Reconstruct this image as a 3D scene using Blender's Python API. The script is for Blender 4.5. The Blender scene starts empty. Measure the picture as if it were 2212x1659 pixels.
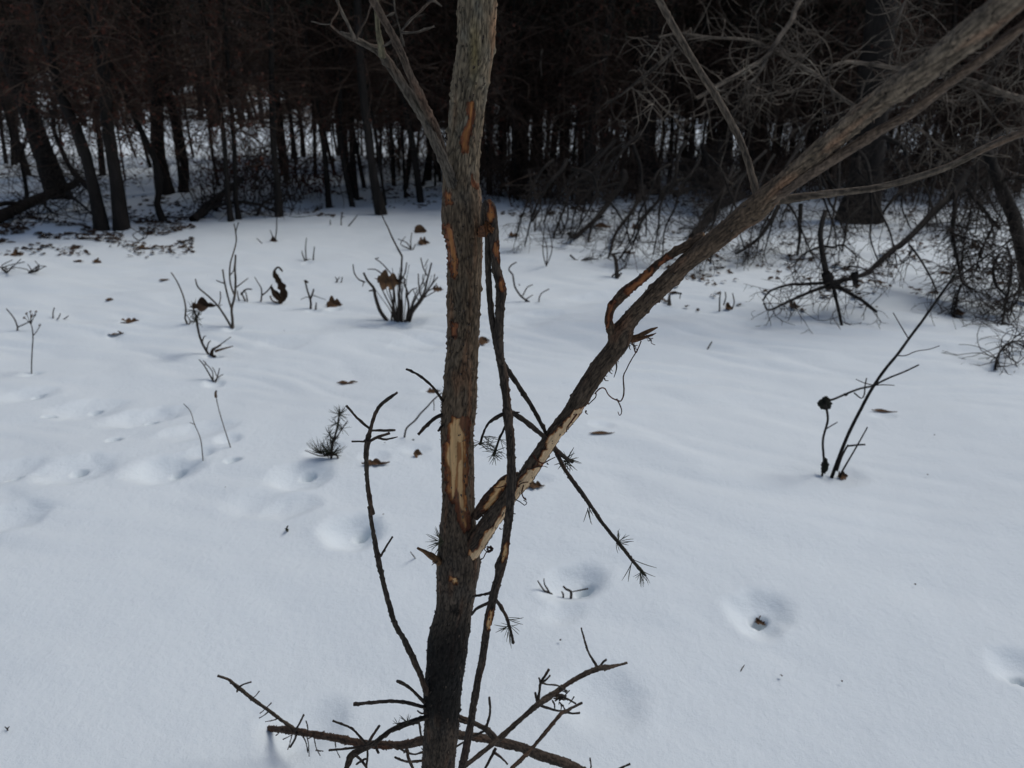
import bpy, math, random
import numpy as np
from mathutils import Vector, Matrix

sc = bpy.context.scene
R = math.radians
# ------------------------------------------------------------------ camera
CAMH, PITCH = 1.55, R(21.0)
F, CX, CY = 1598.5, 1106.0, 829.5          # photo measured on a 2212 x 1659 grid
cam_d = bpy.data.cameras.new("camera")
cam = bpy.data.objects.new("camera", cam_d)
sc.collection.objects.link(cam)
cam.location = (0, 0, CAMH)
cam.rotation_euler = (R(90) - PITCH, 0, 0)
cam_d.sensor_width = 36.0
cam_d.lens = F / 2212 * 36.0
cam_d.clip_start = 0.05
cam_d.clip_end = 2000
cam_d.dof.use_dof = True
cam_d.dof.focus_distance = 1.22
cam_d.dof.aperture_fstop = 6.2
sc.camera = cam
# ------------------------------------------------------------------ light
SUN_EL, SUN_AZ = 56, 68                     # thin overcast: a wide soft sun, off to the right
w = bpy.data.worlds.new("World"); sc.world = w; w.use_nodes = True
nt = w.node_tree; nt.nodes.clear()
sky = nt.nodes.new("ShaderNodeTexSky"); sky.sky_type = 'NISHITA'; sky.sun_disc = False
sky.sun_elevation = R(SUN_EL); sky.sun_rotation = R(SUN_AZ)
sky.air_density = 1.0; sky.dust_density = 2.0; sky.ozone_density = 1.0
bg = nt.nodes.new("ShaderNodeBackground"); bg.inputs[1].default_value = 0.085
wo = nt.nodes.new("ShaderNodeOutputWorld")
nt.links.new(sky.outputs[0], bg.inputs[0]); nt.links.new(bg.outputs[0], wo.inputs[0])
sl = bpy.data.lights.new("sun", 'SUN'); sl.energy = 1.45; sl.angle = R(24); sl.color = (1.0, 0.985, 0.94)
so = bpy.data.objects.new("sun", sl); sc.collection.objects.link(so)
d_ = Vector((math.sin(R(SUN_AZ)) * math.cos(R(SUN_EL)), math.cos(R(SUN_AZ)) * math.cos(R(SUN_EL)), math.sin(R(SUN_EL))))
so.rotation_euler = d_.to_track_quat('Z', 'Y').to_euler()
sc.view_settings.view_transform = 'Standard'
sc.view_settings.look = 'None'
sc.view_settings.exposure = -0.06
sc.view_settings.gamma = 1.0
sc.view_settings.use_curve_mapping = False
sc.cycles.max_bounces = 6
sc.cycles.diffuse_bounces = 4

# ------------------------------------------------------------------ numeric helpers
rng = np.random.default_rng(7)
random.seed(7)
_perm = rng.permutation(256); _perm = np.concatenate([_perm, _perm, _perm])
_grad = rng.normal(size=(256, 3)); _grad /= np.linalg.norm(_grad, axis=1)[:, None]

def noise(x, y, z):
    x, y, z = np.broadcast_arrays(np.asarray(x, float), np.asarray(y, float), np.asarray(z, float))
    xi, yi, zi = np.floor(x).astype(int), np.floor(y).astype(int), np.floor(z).astype(int)
    xf, yf, zf = x - xi, y - yi, z - zi
    fx, fy, fz = [t * t * t * (t * (t * 6 - 15) + 10) for t in (xf, yf, zf)]
    out = 0
    for dx in (0, 1):
        for dy in (0, 1):
            for dz in (0, 1):
                h = _perm[_perm[_perm[(xi + dx) & 255] + ((yi + dy) & 255)] + ((zi + dz) & 255)]
                g = _grad[h]
                d = g[..., 0] * (xf - dx) + g[..., 1] * (yf - dy) + g[..., 2] * (zf - dz)
                wgt = (fx if dx else 1 - fx) * (fy if dy else 1 - fy) * (fz if dz else 1 - fz)
                out = out + d * wgt
    return out * 1.6

def fbm(x, y, z, o=3):
    s, a = 0, 1.0
    for i in range(o):
        s = s + a * noise(x * 2 ** i + 13 * i, y * 2 ** i + 7 * i, z * 2 ** i + 5 * i); a *= .5
    return s

FWD = np.array([0, math.cos(PITCH), -math.sin(PITCH)])
UP = np.array([0, math.sin(PITCH), math.cos(PITCH)])
def ray(u, v):
    return FWD + np.array([1.0, 0, 0]) * ((u - CX) / F) - UP * ((v - CY) / F)
def P3(u, v, D):                              # the point seen at (u,v) that stands D metres ahead
    r = ray(u, v); return np.array([0, 0, CAMH]) + r * (D / r[1])
def depth(p):
    return (p - np.array([0, 0, CAMH])) @ FWD
def proj(V):
    q = V - np.array([0, 0, CAMH]); z = q @ FWD
    return np.stack([CX + F * q[:, 0] / z, CY - F * (q @ UP) / z], 1)

def plane_hit(u, v, z=0.0):
    r = ray(u, v); t = (z - CAMH) / r[2]; return np.array([0, 0, CAMH]) + r * t

# ------------------------------------------------------------------ terrain
PITS = []   # x, y, rx, ry, depth, yaw
def pit(u, v, rx, ry, dep, yaw=0.0):
    p = plane_hit(u, v); k = 2.4 if rx < .03 else (1.5 if u < 850 else 1.15); PITS.append((p[0], p[1], rx, ry, dep * k, yaw))
for a in [  # tracks across the left side: a shallow dish with a small deep toe hole
        (66, 858, .13, .10, .018), (188, 888, .17, .13, .022), (318, 906, .17, .13, .032), (362, 1030, .13, .11, .038),
        (165, 1036, .16, .12, .026), (28, 1038, .13, .11, .020), (18, 1140, .13, .10, .022), (430, 948, .16, .10, .020),
        (650, 1045, .12, .10, .030), (762, 1160, .10, .10, .040), (632, 1108, .10, .08, .018), (560, 1100, .12, .10, .012),
        (1240, 1262, .105, .075, .045), (1640, 1318, .10, .08, .032), (2200, 1440, .075, .07, .028), (1215, 1322, .07, .05, .012),
        (1295, 1500, .11, .11, .022), (1150, 694, .28, .16, .022), (1278, 648, .30, .16, .026), (925, 738, .22, .15, .022),
        (1420, 690, .3, .2, .012), (610, 742, .2, .14, .012), (660, 1560, .10, .08, .02),
        (700, 990, .08, .06, .015), (1812, 1030, .11, .09, .016), (870, 700, .15, .12, .02)]:
    pit(a[0], a[1], a[2], a[3], a[4], 0.5)
for a in [(326, 906), (175, 1030), (385, 1024), (665, 1034), (785, 1150), (1262, 1262), (1642, 1322), (108, 905), (250, 968), (505, 1015), (205, 884), (84, 856), (35, 1052), (2205, 1462)]:
    pit(a[0], a[1], .028, .022, .035, 0.2)
for a in [(460, 768), (502, 708), (870, 697), (600, 655), (677, 668), (722, 664), (463, 825), (437, 995), (497, 966), (68, 807), (280, 699), (250, 724), (1335, 600), (1720, 660), (1590, 665), (2145, 797), (665, 563), (597, 522), (910, 510), (1850, 640), (2070, 682), (1645, 1350)]:
    pit(a[0], a[1] + 2, .055, .05, .016, 0)
for a in [(1157, 1053), (1300, 937), (935, 850), (900, 988), (812, 1005), (1910, 890)]:
    pit(a[0], a[1], .06, .045, .012, 0)
PITS.append((-.155, 1.15, .12, .12, .05, 0))

def H(x, y, fine=True):
    x = np.asarray(x, float); y = np.asarray(y, float)
    r = np.hypot(x, y)
    h = .05 * noise(x * .35, y * .5, 3.1) + .022 * noise(x * .9 + 4, y * 1.3, 9.2)
    if fine:
        xr, yr = x * .94 - y * .34, x * .34 + y * .94      # wind ripples run a little off the picture plane
        m = .55 + .9 * noise(x * .4, y * .4, 20)
        rp = noise(xr * .75, yr * 2.6 + .9 * noise(xr * .9, yr * .8, 5), 2.2)
        h = h + .066 * m * np.sqrt(rp * rp + .004) * np.clip((y - 1.2) / 2.2, .15, 1)
        r2 = noise(xr * 1.5, yr * 5.2 + noise(xr, yr, 31), 7.7); h = h + (.006 + .024 * np.clip((y - 2) / 3, 0, 1)) * np.sqrt(r2 * r2 + .006) + .0022 * noise(x * 9, y * 9, 1.4)
        for (px, py, rx, ry, dp, yw) in PITS:
            c, s = math.cos(yw), math.sin(yw)
            dx, dy = x - px, y - py
            q = ((dx * c + dy * s) / rx) ** 2 + ((-dx * s + dy * c) / ry) ** 2
            q = q * (1 + .25 * noise(x * 14, y * 14, px))
            h = h - dp * np.exp(-np.minimum(q, 40) ** 1.3 * 1.1) + dp * .13 * np.exp(-np.minimum((np.sqrt(q) - 1.25) ** 2 * 9, 40))
    f = np.clip((y - 9.5) / 3, 0, 1)
    h = h + f * (.10 * noise(x * .55, y * .55, 44) + .035 * noise(x * 2, y * 2, 14)) * np.clip((30 - y) / 8, 0, 1)
    h = h + np.clip((r - 24) / 45, 0, 1) * (.25 + .55 * noise(x * .06, y * .03, 77) - .25 * np.clip(x / (r + 1) * 2 + .4, 0, 1))
    h = h + np.clip((r - 60) / 60, 0, 3) ** 1.3 * 14
    return h

def GP(u, v):
    r = ray(u, v); t = np.linspace((.35 - CAMH) / r[2], (-.35 - CAMH) / r[2], 160)
    P = np.array([0, 0, CAMH]) + r * t[:, None]; hh = H(P[:, 0], P[:, 1])
    k = int(np.argmax(P[:, 2] <= hh)); k = max(k, 1)
    a, b = P[k - 1, 2] - hh[k - 1], hh[k] - P[k, 2]; f = a / (a + b + 1e-9); p = P[k - 1] * (1 - f) + P[k] * f
    return np.array([p[0], p[1], float(H(p[0], p[1]))])

# ------------------------------------------------------------------ mesh helpers
COL = sc.collection
def mesh(name, V, Fq=None, Ft=None, mat=None, smooth=True, tint=None):
    V = np.asarray(V, np.float32)
    parts = [a for a in (Fq, Ft) if a is not None and len(a)]
    loops = np.concatenate([np.asarray(a, np.int32).ravel() for a in parts])
    tot = np.concatenate([np.full(len(a), np.asarray(a).shape[1], np.int32) for a in parts])
    start = np.concatenate([[0], np.cumsum(tot)[:-1]]).astype(np.int32)
    m = bpy.data.meshes.new(name)
    m.vertices.add(len(V)); m.vertices.foreach_set('co', V.ravel())
    m.loops.add(len(loops)); m.loops.foreach_set('vertex_index', loops)
    m.polygons.add(len(tot)); m.polygons.foreach_set('loop_start', start)
    if smooth: m.polygons.foreach_set('use_smooth', np.ones(len(tot), bool))
    if tint is not None:
        a = m.attributes.new('tint', 'FLOAT_COLOR', 'POINT')
        a.data.foreach_set('color', np.concatenate([tint, np.ones((len(tint), 1))], 1).astype(np.float32).ravel())
    m.update(calc_edges=True)
    if mat: m.materials.append(mat)
    return m

def compact(V, Fq, *extra):
    used, inv = np.unique(Fq.ravel(), return_inverse=True)
    return [V[used], inv.reshape(Fq.shape)] + [e[used] for e in extra]

def link(name, m, parent=None, loc=None):
    o = bpy.data.objects.new(name, m); COL.objects.link(o)
    if parent is not None: o.parent = parent
    if loc is not None: o.location = loc
    return o

def tag(o, label=None, cat=None, group=None, kind=None):
    if label: o['label'] = label
    if cat: o['category'] = cat
    if group: o['group'] = group
    if kind: o['kind'] = kind
    return o

def thing(name, label, cat, base, group=None):
    o = bpy.data.objects.new(name, None); COL.objects.link(o)
    o.location = base; o.empty_display_size = .05
    return tag(o, label, cat, group)

def spline(pts, ds):                            # Catmull-Rom through rows of (x,y,z,r)
    pts = np.asarray(pts, float)
    if len(pts) == 2: pts = np.array([pts[0], pts[0] * .5 + pts[1] * .5, pts[1]])
    p = np.vstack([2 * pts[0] - pts[1], pts, 2 * pts[-1] - pts[-2]])
    out = []
    for i in range(1, len(p) - 2):
        n = max(2, int(np.linalg.norm(p[i + 1][:3] - p[i][:3]) / ds))
        t = np.linspace(0, 1, n, endpoint=False)[:, None]
        a, b, c, d = p[i - 1], p[i], p[i + 1], p[i + 2]
        out.append(.5 * (2 * b + (c - a) * t + (2 * a - 5 * b + 4 * c - d) * t ** 2 + (3 * b - a - 3 * c + d) * t ** 3))
    out.append(p[-2][None]); return np.vstack(out)

def frames(C):
    T = np.gradient(C, axis=0); T /= np.linalg.norm(T, axis=1)[:, None] + 1e-12
    N = np.zeros_like(C)
    ref = np.array([0, 1.0, 0]) if abs(T[0][1]) < .9 else np.array([1.0, 0, 0])
    n = np.cross(T[0], ref); n /= np.linalg.norm(n)
    for k in range(len(C)):
        n = n - T[k] * (n @ T[k]); n /= np.linalg.norm(n) + 1e-12; N[k] = n
    return T, N, np.cross(T, N)

def grid_quads(K, S):
    a = np.arange((K - 1) * S).reshape(K - 1, S); b = np.roll(a, -1, axis=1)
    return np.stack([a, b, b + S, a + S], -1).reshape(-1, 4)

def batch(P, Rr, sides=3):                      # many thin tubes at once: P (N,K,3), Rr (N,K)
    N_, K = P.shape[:2]
    T = np.gradient(P, axis=1); T /= np.linalg.norm(T, axis=2)[..., None] + 1e-12
    ref = rng.normal(size=(N_, 1, 3)); ref = ref - T.mean(1, keepdims=True) * (ref * T.mean(1, keepdims=True)).sum(-1, keepdims=True)
    n = np.cross(T, ref); n /= np.linalg.norm(n, axis=2)[..., None] + 1e-12; b = np.cross(T, n)
    a = np.arange(sides) * 2 * math.pi / sides
    V = P[:, :, None] + Rr[:, :, None, None] * (np.cos(a)[None, None, :, None] * n[:, :, None] + np.sin(a)[None, None, :, None] * b[:, :, None])
    q = grid_quads(K, sides)
    Fq = (q[None] + (np.arange(N_) * K * sides)[:, None, None]).reshape(-1, 4)
    return V.reshape(-1, 3), Fq

def walk(O, Dr, L, K, curl, grav, r0, r1):      # curling twigs
    N_ = len(O); d = Dr / np.linalg.norm(Dr, axis=1)[:, None]; P = [O]; step = (np.asarray(L) / K)[:, None]
    bend = rng.normal(size=(N_, 3)) * curl
    for k in range(K):
        d = d + bend + rng.normal(size=(N_, 3)) * curl * .8; d[:, 2] += grav
        d /= np.linalg.norm(d, axis=1)[:, None]
        P.append(P[-1] + d * step)
    P = np.stack(P, 1)
    t = np.linspace(0, 1, K + 1)[None]
    return P, np.asarray(r0)[:, None] * (1 - t) + np.asarray(r1)[:, None] * t

def on_path(P, n):                              # n random points on walked paths, with directions
    i = rng.integers(0, P.shape[0], n); t = rng.uniform(.15, 1, n) * (P.shape[1] - 1); k = np.minimum(t.astype(int), P.shape[1] - 2); f = (t - k)[:, None]
    return P[i, k] * (1 - f) + P[i, k + 1] * f, P[i, k + 1] - P[i, k]

def join(L):
    V, Fq, o = [], [], 0
    for v, f in L: V.append(v); Fq.append(f + o); o += len(v)
    return np.vstack(V), np.vstack(Fq)

# ------------------------------------------------------------------ materials
def mat(name, rough=.9, spec=.25):
    m = bpy.data.materials.new(name); m.use_nodes = True
    b = m.node_tree.nodes['Principled BSDF']; b.inputs['Roughness'].default_value = rough
    b.inputs['Specular IOR Level'].default_value = spec
    return m, m.node_tree, b
def N(nt, t, **kw):
    n = nt.nodes.new(t)
    for k, v in kw.items():
        if k in n.inputs: n.inputs[k].default_value = v
        else: setattr(n, k, v)
    return n
def noise_node(nt, scale, stretch=(1, 1, 1), detail=4):
    tc = N(nt, 'ShaderNodeTexCoord'); mp = N(nt, 'ShaderNodeMapping'); mp.inputs['Scale'].default_value = stretch
    nz = N(nt, 'ShaderNodeTexNoise', Scale=scale, Detail=detail, Roughness=.65)
    nt.links.new(tc.outputs['Object'], mp.inputs[0]); nt.links.new(mp.outputs[0], nz.inputs['Vector']); return nz
def ramp(nt, src, stops):
    r = N(nt, 'ShaderNodeValToRGB'); e = r.color_ramp.elements
    while len(e) < len(stops): e.new(.5)
    for k, (p, c) in enumerate(stops): e[k].position = p; e[k].color = (*c, 1)
    nt.links.new(src, r.inputs[0]); return r
def bump(nt, b, src, strength, dist):
    bp = N(nt, 'ShaderNodeBump', Strength=strength, Distance=dist); nt.links.new(src, bp.inputs['Height']); nt.links.new(bp.outputs[0], b.inputs['Normal'])

def tint_mat(name, scale, stretch, lo, hi, rough=.9, bs=.5, bd=.0012):
    m, t, b = mat(name, rough)
    at = N(t, 'ShaderNodeAttribute', attribute_name='tint')
    nz = noise_node(t, scale, stretch, 6)
    r = ramp(t, nz.outputs[0], [(.32, (lo,) * 3), (.68, (hi,) * 3)])
    mx = N(t, 'ShaderNodeMix', data_type='RGBA', blend_type='MULTIPLY'); mx.inputs[0].default_value = 1
    t.links.new(at.outputs['Color'], mx.inputs[6]); t.links.new(r.outputs[0], mx.inputs[7]); t.links.new(mx.outputs[2], b.inputs['Base Color'])
    bump(t, b, nz.outputs[0], bs, bd)
    return m
def plain_mat(name, stops, scale, stretch=(1, 1, 1), rough=.9, bs=.4, bd=.002):
    m, t, b = mat(name, rough); nz = noise_node(t, scale, stretch)
    r = ramp(t, nz.outputs[0], stops); t.links.new(r.outputs[0], b.inputs['Base Color']); bump(t, b, nz.outputs[0], bs, bd); return m

M_bark = tint_mat('sapling_bark', 260, (1, 1, .28), .55, 1.45)
M_wood = tint_mat('bare_wood', 300, (1, 1, .08), .86, 1.12, rough=.6, bs=.2, bd=.0004)
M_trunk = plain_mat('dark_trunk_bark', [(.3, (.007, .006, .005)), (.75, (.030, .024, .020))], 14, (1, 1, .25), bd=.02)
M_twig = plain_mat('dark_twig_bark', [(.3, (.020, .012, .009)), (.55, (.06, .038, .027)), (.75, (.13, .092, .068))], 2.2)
M_greytwig = plain_mat('grey_twig_bark', [(.38, (.022, .017, .013)), (.62, (.15, .122, .095)), (.72, (.27, .24, .19))], 5)
M_stem = plain_mat('stem_bark', [(.3, (.018, .013, .010)), (.7, (.055, .043, .035))], 60, bd=.0005)
M_needle = plain_mat('pine_needle', [(.3, (.022, .026, .014)), (.7, (.055, .052, .03))], 40)
M_leaf = plain_mat('dead_leaf', [(.3, (.045, .024, .013)), (.5, (.10, .055, .028)), (.75, (.19, .115, .06))], 14, bd=.001)
M_litter = plain_mat('leaf_litter', [(.3, (.02, .012, .008)), (.7, (.07, .04, .022))], 2)
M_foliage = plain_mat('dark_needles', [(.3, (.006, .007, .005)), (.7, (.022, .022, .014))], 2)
M_brownleaf = plain_mat('brown_hanging_leaf', [(.3, (.03, .011, .008)), (.7, (.12, .046, .030))], 2)
M_hill = plain_mat('far_wood', [(.35, (.016, .011, .009)), (.6, (.05, .036, .03))], .6, (1, 1, .3))

def snow_material():
    m, t, b = mat('snow', .75, .2)
    nz = noise_node(t, 1.2, detail=3)
    r = ramp(t, nz.outputs[0], [(.3, (.735, .79, .815)), (.7, (.77, .825, .845))]); 
    n2 = noise_node(t, 230, detail=5)
    n3 = noise_node(t, 38, detail=4)
    ad = N(t, 'ShaderNodeMath', operation='MULTIPLY_ADD'); ad.inputs[1].default_value = 3.0
    t.links.new(n3.outputs[0], ad.inputs[0]); t.links.new(n2.outputs[0], ad.inputs[2])
    bump(t, b, ad.outputs[0], .42, .0036)
    # far hillside: leafless brown wood with the snow showing through in patches
    g = N(t, 'ShaderNodeNewGeometry'); sp = N(t, 'ShaderNodeSeparateXYZ'); t.links.new(g.outputs['Position'], sp.inputs[0])
    mr = N(t, 'ShaderNodeMapRange'); mr.inputs[1].default_value = 20; mr.inputs[2].default_value = 125
    t.links.new(sp.outputs[1], mr.inputs[0])
    pn = noise_node(t, .35, (1, .35, 1), detail=5)
    sm = N(t, 'ShaderNodeMath', operation='ADD'); t.links.new(mr.outputs[0], sm.inputs[0]); t.links.new(pn.outputs[0], sm.inputs[1])
    rr = ramp(t, sm.outputs[0], [(.80, (0, 0, 0)), (.92, (1, 1, 1))])
    mx = N(t, 'ShaderNodeMix', data_type='RGBA'); t.links.new(rr.outputs[0], mx.inputs[0]); t.links.new(r.outputs[0], mx.inputs[6])
    br = ramp(t, noise_node(t, 1.3, detail=5).outputs[0], [(.35, (.035, .024, .018)), (.65, (.11, .08, .055))]); t.links.new(br.outputs[0], mx.inputs[7])
    t.links.new(mx.outputs[2], b.inputs['Base Color'])
    return m
M_snow = snow_material()

# ------------------------------------------------------------------ snow ground
def axis(a0, a1, fine0, fine1, step, grow):
    mid = list(np.arange(fine0, fine1, step)); lo, hi = [], []
    x, s = fine0, step
    while x > a0: s *= grow; x -= s; lo.append(x)
    x, s = fine1, step
    while x < a1: hi.append(x); s *= grow; x += s
    hi.append(x); return np.array(lo[::-1] + mid + hi)
xs = axis(-260, 260, -2.6, 2.9, .0125, 1.035)
ys = axis(-60, 300, .9, 4.6, .0125, 1.016)
GX, GY = np.meshgrid(xs, ys)
GZ = H(GX, GY)
nx = len(xs); idx = np.arange(len(ys) * nx).reshape(len(ys), nx)
Fq = np.stack([idx[:-1, :-1], idx[:-1, 1:], idx[1:, 1:], idx[1:, :-1]], -1).reshape(-1, 4)
g = link('ground', mesh('ground', np.stack([GX, GY, GZ], -1).reshape(-1, 3), Fq, mat=M_snow))
tag(g, kind='structure')

# ------------------------------------------------------------------ background trees
def crown_mesh(seed, Ht, n_br, low=1.1, leafy=0, needles=0):
    global rng
    rng = np.random.default_rng(seed)
    z = low + (Ht - low) * rng.uniform(0, 1, n_br) ** 1.1
    az = rng.uniform(0, 2 * math.pi, n_br)
    O = np.stack([np.zeros(n_br), np.zeros(n_br), z], 1)
    el = rng.normal(.05, .35, n_br)
    Dr = np.stack([np.cos(az) * np.cos(el), np.sin(az) * np.cos(el), np.sin(el)], 1)
    L = rng.uniform(.5, 1.5, n_br) * np.clip(1.25 - z / Ht, .35, 1)
    P1, R1 = walk(O, Dr, L, 6, .13, -.04, rng.uniform(.006, .014, n_br), np.full(n_br, .003))
    n2 = n_br * 4
    o2, d2 = on_path(P1, n2)
    P2, R2 = walk(o2, d2 / np.linalg.norm(d2, axis=1)[:, None] + rng.normal(size=(n2, 3)) * .9, rng.uniform(.15, .55, n2), 4, .25, -.05, np.full(n2, .0045), np.full(n2, .002))
    V, Fq = join([batch(P1, R1), batch(P2, R2)])
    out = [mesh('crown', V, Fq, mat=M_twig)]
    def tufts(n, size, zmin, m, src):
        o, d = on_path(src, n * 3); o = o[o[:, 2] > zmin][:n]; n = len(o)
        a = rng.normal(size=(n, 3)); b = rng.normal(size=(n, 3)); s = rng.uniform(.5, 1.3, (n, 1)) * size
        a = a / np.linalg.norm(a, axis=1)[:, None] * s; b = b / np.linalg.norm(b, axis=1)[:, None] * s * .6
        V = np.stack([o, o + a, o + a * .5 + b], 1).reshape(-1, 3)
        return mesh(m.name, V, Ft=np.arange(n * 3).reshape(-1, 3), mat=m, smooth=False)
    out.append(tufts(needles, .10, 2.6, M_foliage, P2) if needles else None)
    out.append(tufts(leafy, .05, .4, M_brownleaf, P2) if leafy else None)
    return out
CROWNS = [crown_mesh(11, 9, 150, 1.5, 400, 1100), crown_mesh(12, 8, 190, 1.2, 2200, 500), crown_mesh(13, 10, 150, 1.7, 300, 1300), crown_mesh(14, 8, 200, 1.3, 1600, 700)]
rng = np.random.default_rng(21)

def add_crown(root, k, lean, scale=1.0):
    q = Vector((0, 0, 1)).rotation_difference(Vector(lean).normalized())
    q = q @ Matrix.Rotation(random.uniform(0, 6.28), 3, 'Z').to_quaternion()
    c = CROWNS[k % len(CROWNS)]
    o = link('crown', c[0], root); o.rotation_mode = 'QUATERNION'; o.rotation_quaternion = q; o.scale = (scale,) * 3
    for m, nm in ((c[1], 'needles'), (c[2], 'dead_leaves')):
        if m is not None:
            s = link(nm, m, o); s['kind'] = 'stuff'

def tube_obj(name, C, rad, sides, parent, base, m, rough=.12, fr=9.0):
    T, Nn, B = frames(C)
    a = np.arange(sides) * 2 * math.pi / sides
    x = np.cos(a)[None] * np.ones(len(C))[:, None]; y = np.sin(a)[None] * np.ones(len(C))[:, None]
    s = np.concatenate([[0], np.cumsum(np.linalg.norm(np.diff(C, axis=0), axis=1))])[:, None]
    rr = rad[:, None] * (1 + rough * noise(x * 1.5 + C[0, 0] * 9, y * 1.5, s * fr))
    V = C[:, None] + rr[..., None] * (np.cos(a)[None, :, None] * Nn[:, None] + np.sin(a)[None, :, None] * B[:, None])
    V = V.reshape(-1, 3) - base
    return link(name, mesh(name, V, grid_quads(len(C), sides), mat=m), parent)

def forest_tree(label, pts, wpx, crown, group=None, Ht=8.5, flare=1.35, name='dark_tree'):
    b = GP(*pts[0]); D = b[1]
    root = thing(name, label, 'tree', b, group)
    rad0 = wpx / 2 / F * depth(b)
    rows = [list(b - np.array([0, 0, .15])) + [rad0 * flare]]
    for i, p in enumerate(pts):
        q = b if i == 0 else P3(p[0], p[1], D + .02 * i)
        rows.append(list(q) + [rad0 * (flare if i == 0 else 1 - .05 * i)])
    d = np.array(rows[-1][:3]) - np.array(rows[-2][:3]); d = d / np.linalg.norm(d) + np.array([0, 0, .25]); d /= np.linalg.norm(d)
    q = np.array(rows[-1][:3]); lastr = rows[-1][3]
    while q[2] < Ht - 1:
        q = q + d * 1.6 + rng.normal(size=3) * .06; lastr *= .8; rows.append(list(q) + [lastr])
    rows = np.array(rows)
    S = spline(rows, .14)
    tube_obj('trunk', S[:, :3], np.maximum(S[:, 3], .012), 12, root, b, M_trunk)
    lean = (rows[-2][:3] - b); add_crown(root, crown, lean, random.uniform(.9, 1.1))
    return root
def R1(x, y): return (x / 2.572) * .8641, (y / 2.572) * .8641
def R2(x, y): return (850 + x / 2.572) * .8641, (y / 2.572) * .8641
def R3(x, y): return (1700 + x / 2.572) * .8641, (y / 2.572) * .8641
def R4(x, y): return (x / 2.572) * .8641, (640 + y / 2.572) * .8641
def R5(x, y): return (850 + x / 2.572) * .8641, (640 + y / 2.572) * .8641
def R6(x, y): return (1700 + x / 2.572) * .8641, (640 + y / 2.572) * .8641
def R7(x, y): return (400 + x / 2.572) * .8641, (1275 + y / 2.572) * .8641
def R8(x, y): return (1000 + x / 2.572) * .8641, (1275 + y / 2.572) * .8641
def Z1(x, y): return (1000 + x / 3.457) * .8641, (y / 3.457) * .8641
def Z2(x, y): return (1050 + x / 3.457) * .8641, (420 + y / 3.457) * .8641
def Z3(x, y): return (1030 + x / 3.457) * .8641, (880 + y / 3.457) * .8641
def Z4(x, y): return (1150 + x / 3.529) * .8641, (950 + y / 3.529) * .8641
def Z6(x, y): return (1400 + x / 3.317) * .8641, (550 + y / 3.317) * .8641
def Z8(x, y): return (400 + x / 3.16) * .8641, (550 + y / 3.16) * .8641
def ZA(x, y): return (1380 + x / 3.568) * .8641, (360 + y / 3.568) * .8641
def ZB(x, y): return (1940 + x / 3.568) * .8641, (360 + y / 3.568) * .8641
def ZC(x, y): return (820 + x / 6.144) * .8641, (y / 6.144) * .8641
def ZD(x, y): return (x / 3.568) * .8641, (250 + y / 3.568) * .8641

TREES = [
 ('thick black trunk leaning left at the left edge above the fallen log', [(128, 428), R1(250, 900), R1(130, 560), R1(10, 200)], 40, 0),
 ('dark trunk standing nearest left of the kinked stem at the edge of the snow', [R1(785, 1470), R1(745, 1150), R1(690, 800), R1(660, 400)], 27, 3),
 ('slightly slimmer dark trunk leaning left beside its twin at the edge of the snow', [R1(655, 1480), R1(600, 1200), R1(520, 900), R1(390, 600), R1(290, 200)], 24, 1),
 ('straight thick dark trunk standing on the snow rim at the left of the wood', [R1(1065, 1245), R1(1020, 1000), R1(1005, 600), R1(990, 100)], 30, 2),
 ('thin crooked stem with a kinked foot on the snow left of the dead branch heap', [R1(1050, 1420), R1(1010, 1310), R1(1030, 1150), R1(960, 950), R1(840, 700)], 14, 1),
 ('dark trunk flaring at its base on the snow rim, right of the straight thick one', [R1(1180, 1235), R1(1185, 1050), R1(1150, 850), R1(1100, 650)], 18, 3),
 ('slim dark trunk rising from brown brush left of the grey pine', [R1(1795, 1390), R1(1785, 1200), R1(1760, 950), R1(1750, 600)], 15, 0),
 ('thin paired stem standing in brown leafy brush, right one', [R1(1535, 1410), R1(1515, 1250), R1(1510, 1000), R1(1480, 600)], 10, 1),
 ('thin paired stem standing in brown leafy brush, left one', [R1(1485, 1425), R1(1465, 1250), R1(1440, 900), R1(1400, 600)], 11, 1),
 ('black trunk leaning left and reaching nearest to the pine among the middle trees', [R2(265, 1380), R2(215, 1130), R2(180, 850), R2(140, 500)], 20, 2),
 ('dark short-looking stem farther left behind the leaning black trunk', [R2(95, 1265), R2(80, 1000), R2(60, 600)], 14, 3),
 ('thick black trunk just right of the debarked pine at the back of the snow', [R2(1155, 1245), R2(1155, 1000), R2(1170, 650), R2(1175, 200)], 29, 0),
 ('dark trunk half hidden behind the thick black trunk right of the pine', [R2(1265, 1100), R2(1265, 900), R2(1280, 500)], 26, 2),
 ('narrow dark trunk with a tapering foot between the two broad right trunks', [R2(1425, 1175), R2(1450, 900), R2(1460, 500)], 20, 0),
 ('broadest black trunk in the middle right, among drooping dead boughs', [R2(1945, 1235), R2(1945, 1000), R2(1950, 700), R2(1960, 300)], 62, 2),
 ('broad dark trunk at the right behind the forking limb', [R3(1150, 1410), R3(1190, 1150), R3(1225, 800), R3(1260, 400)], 72, 0),
 ('dark trunk behind the fork of the scraped limb', [R3(505, 1100), R3(505, 850), R3(510, 500)], 38, 3),
]
for i, (lab, pts, wp, cr) in enumerate(TREES):
    forest_tree(lab, pts, wp, cr)

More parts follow.
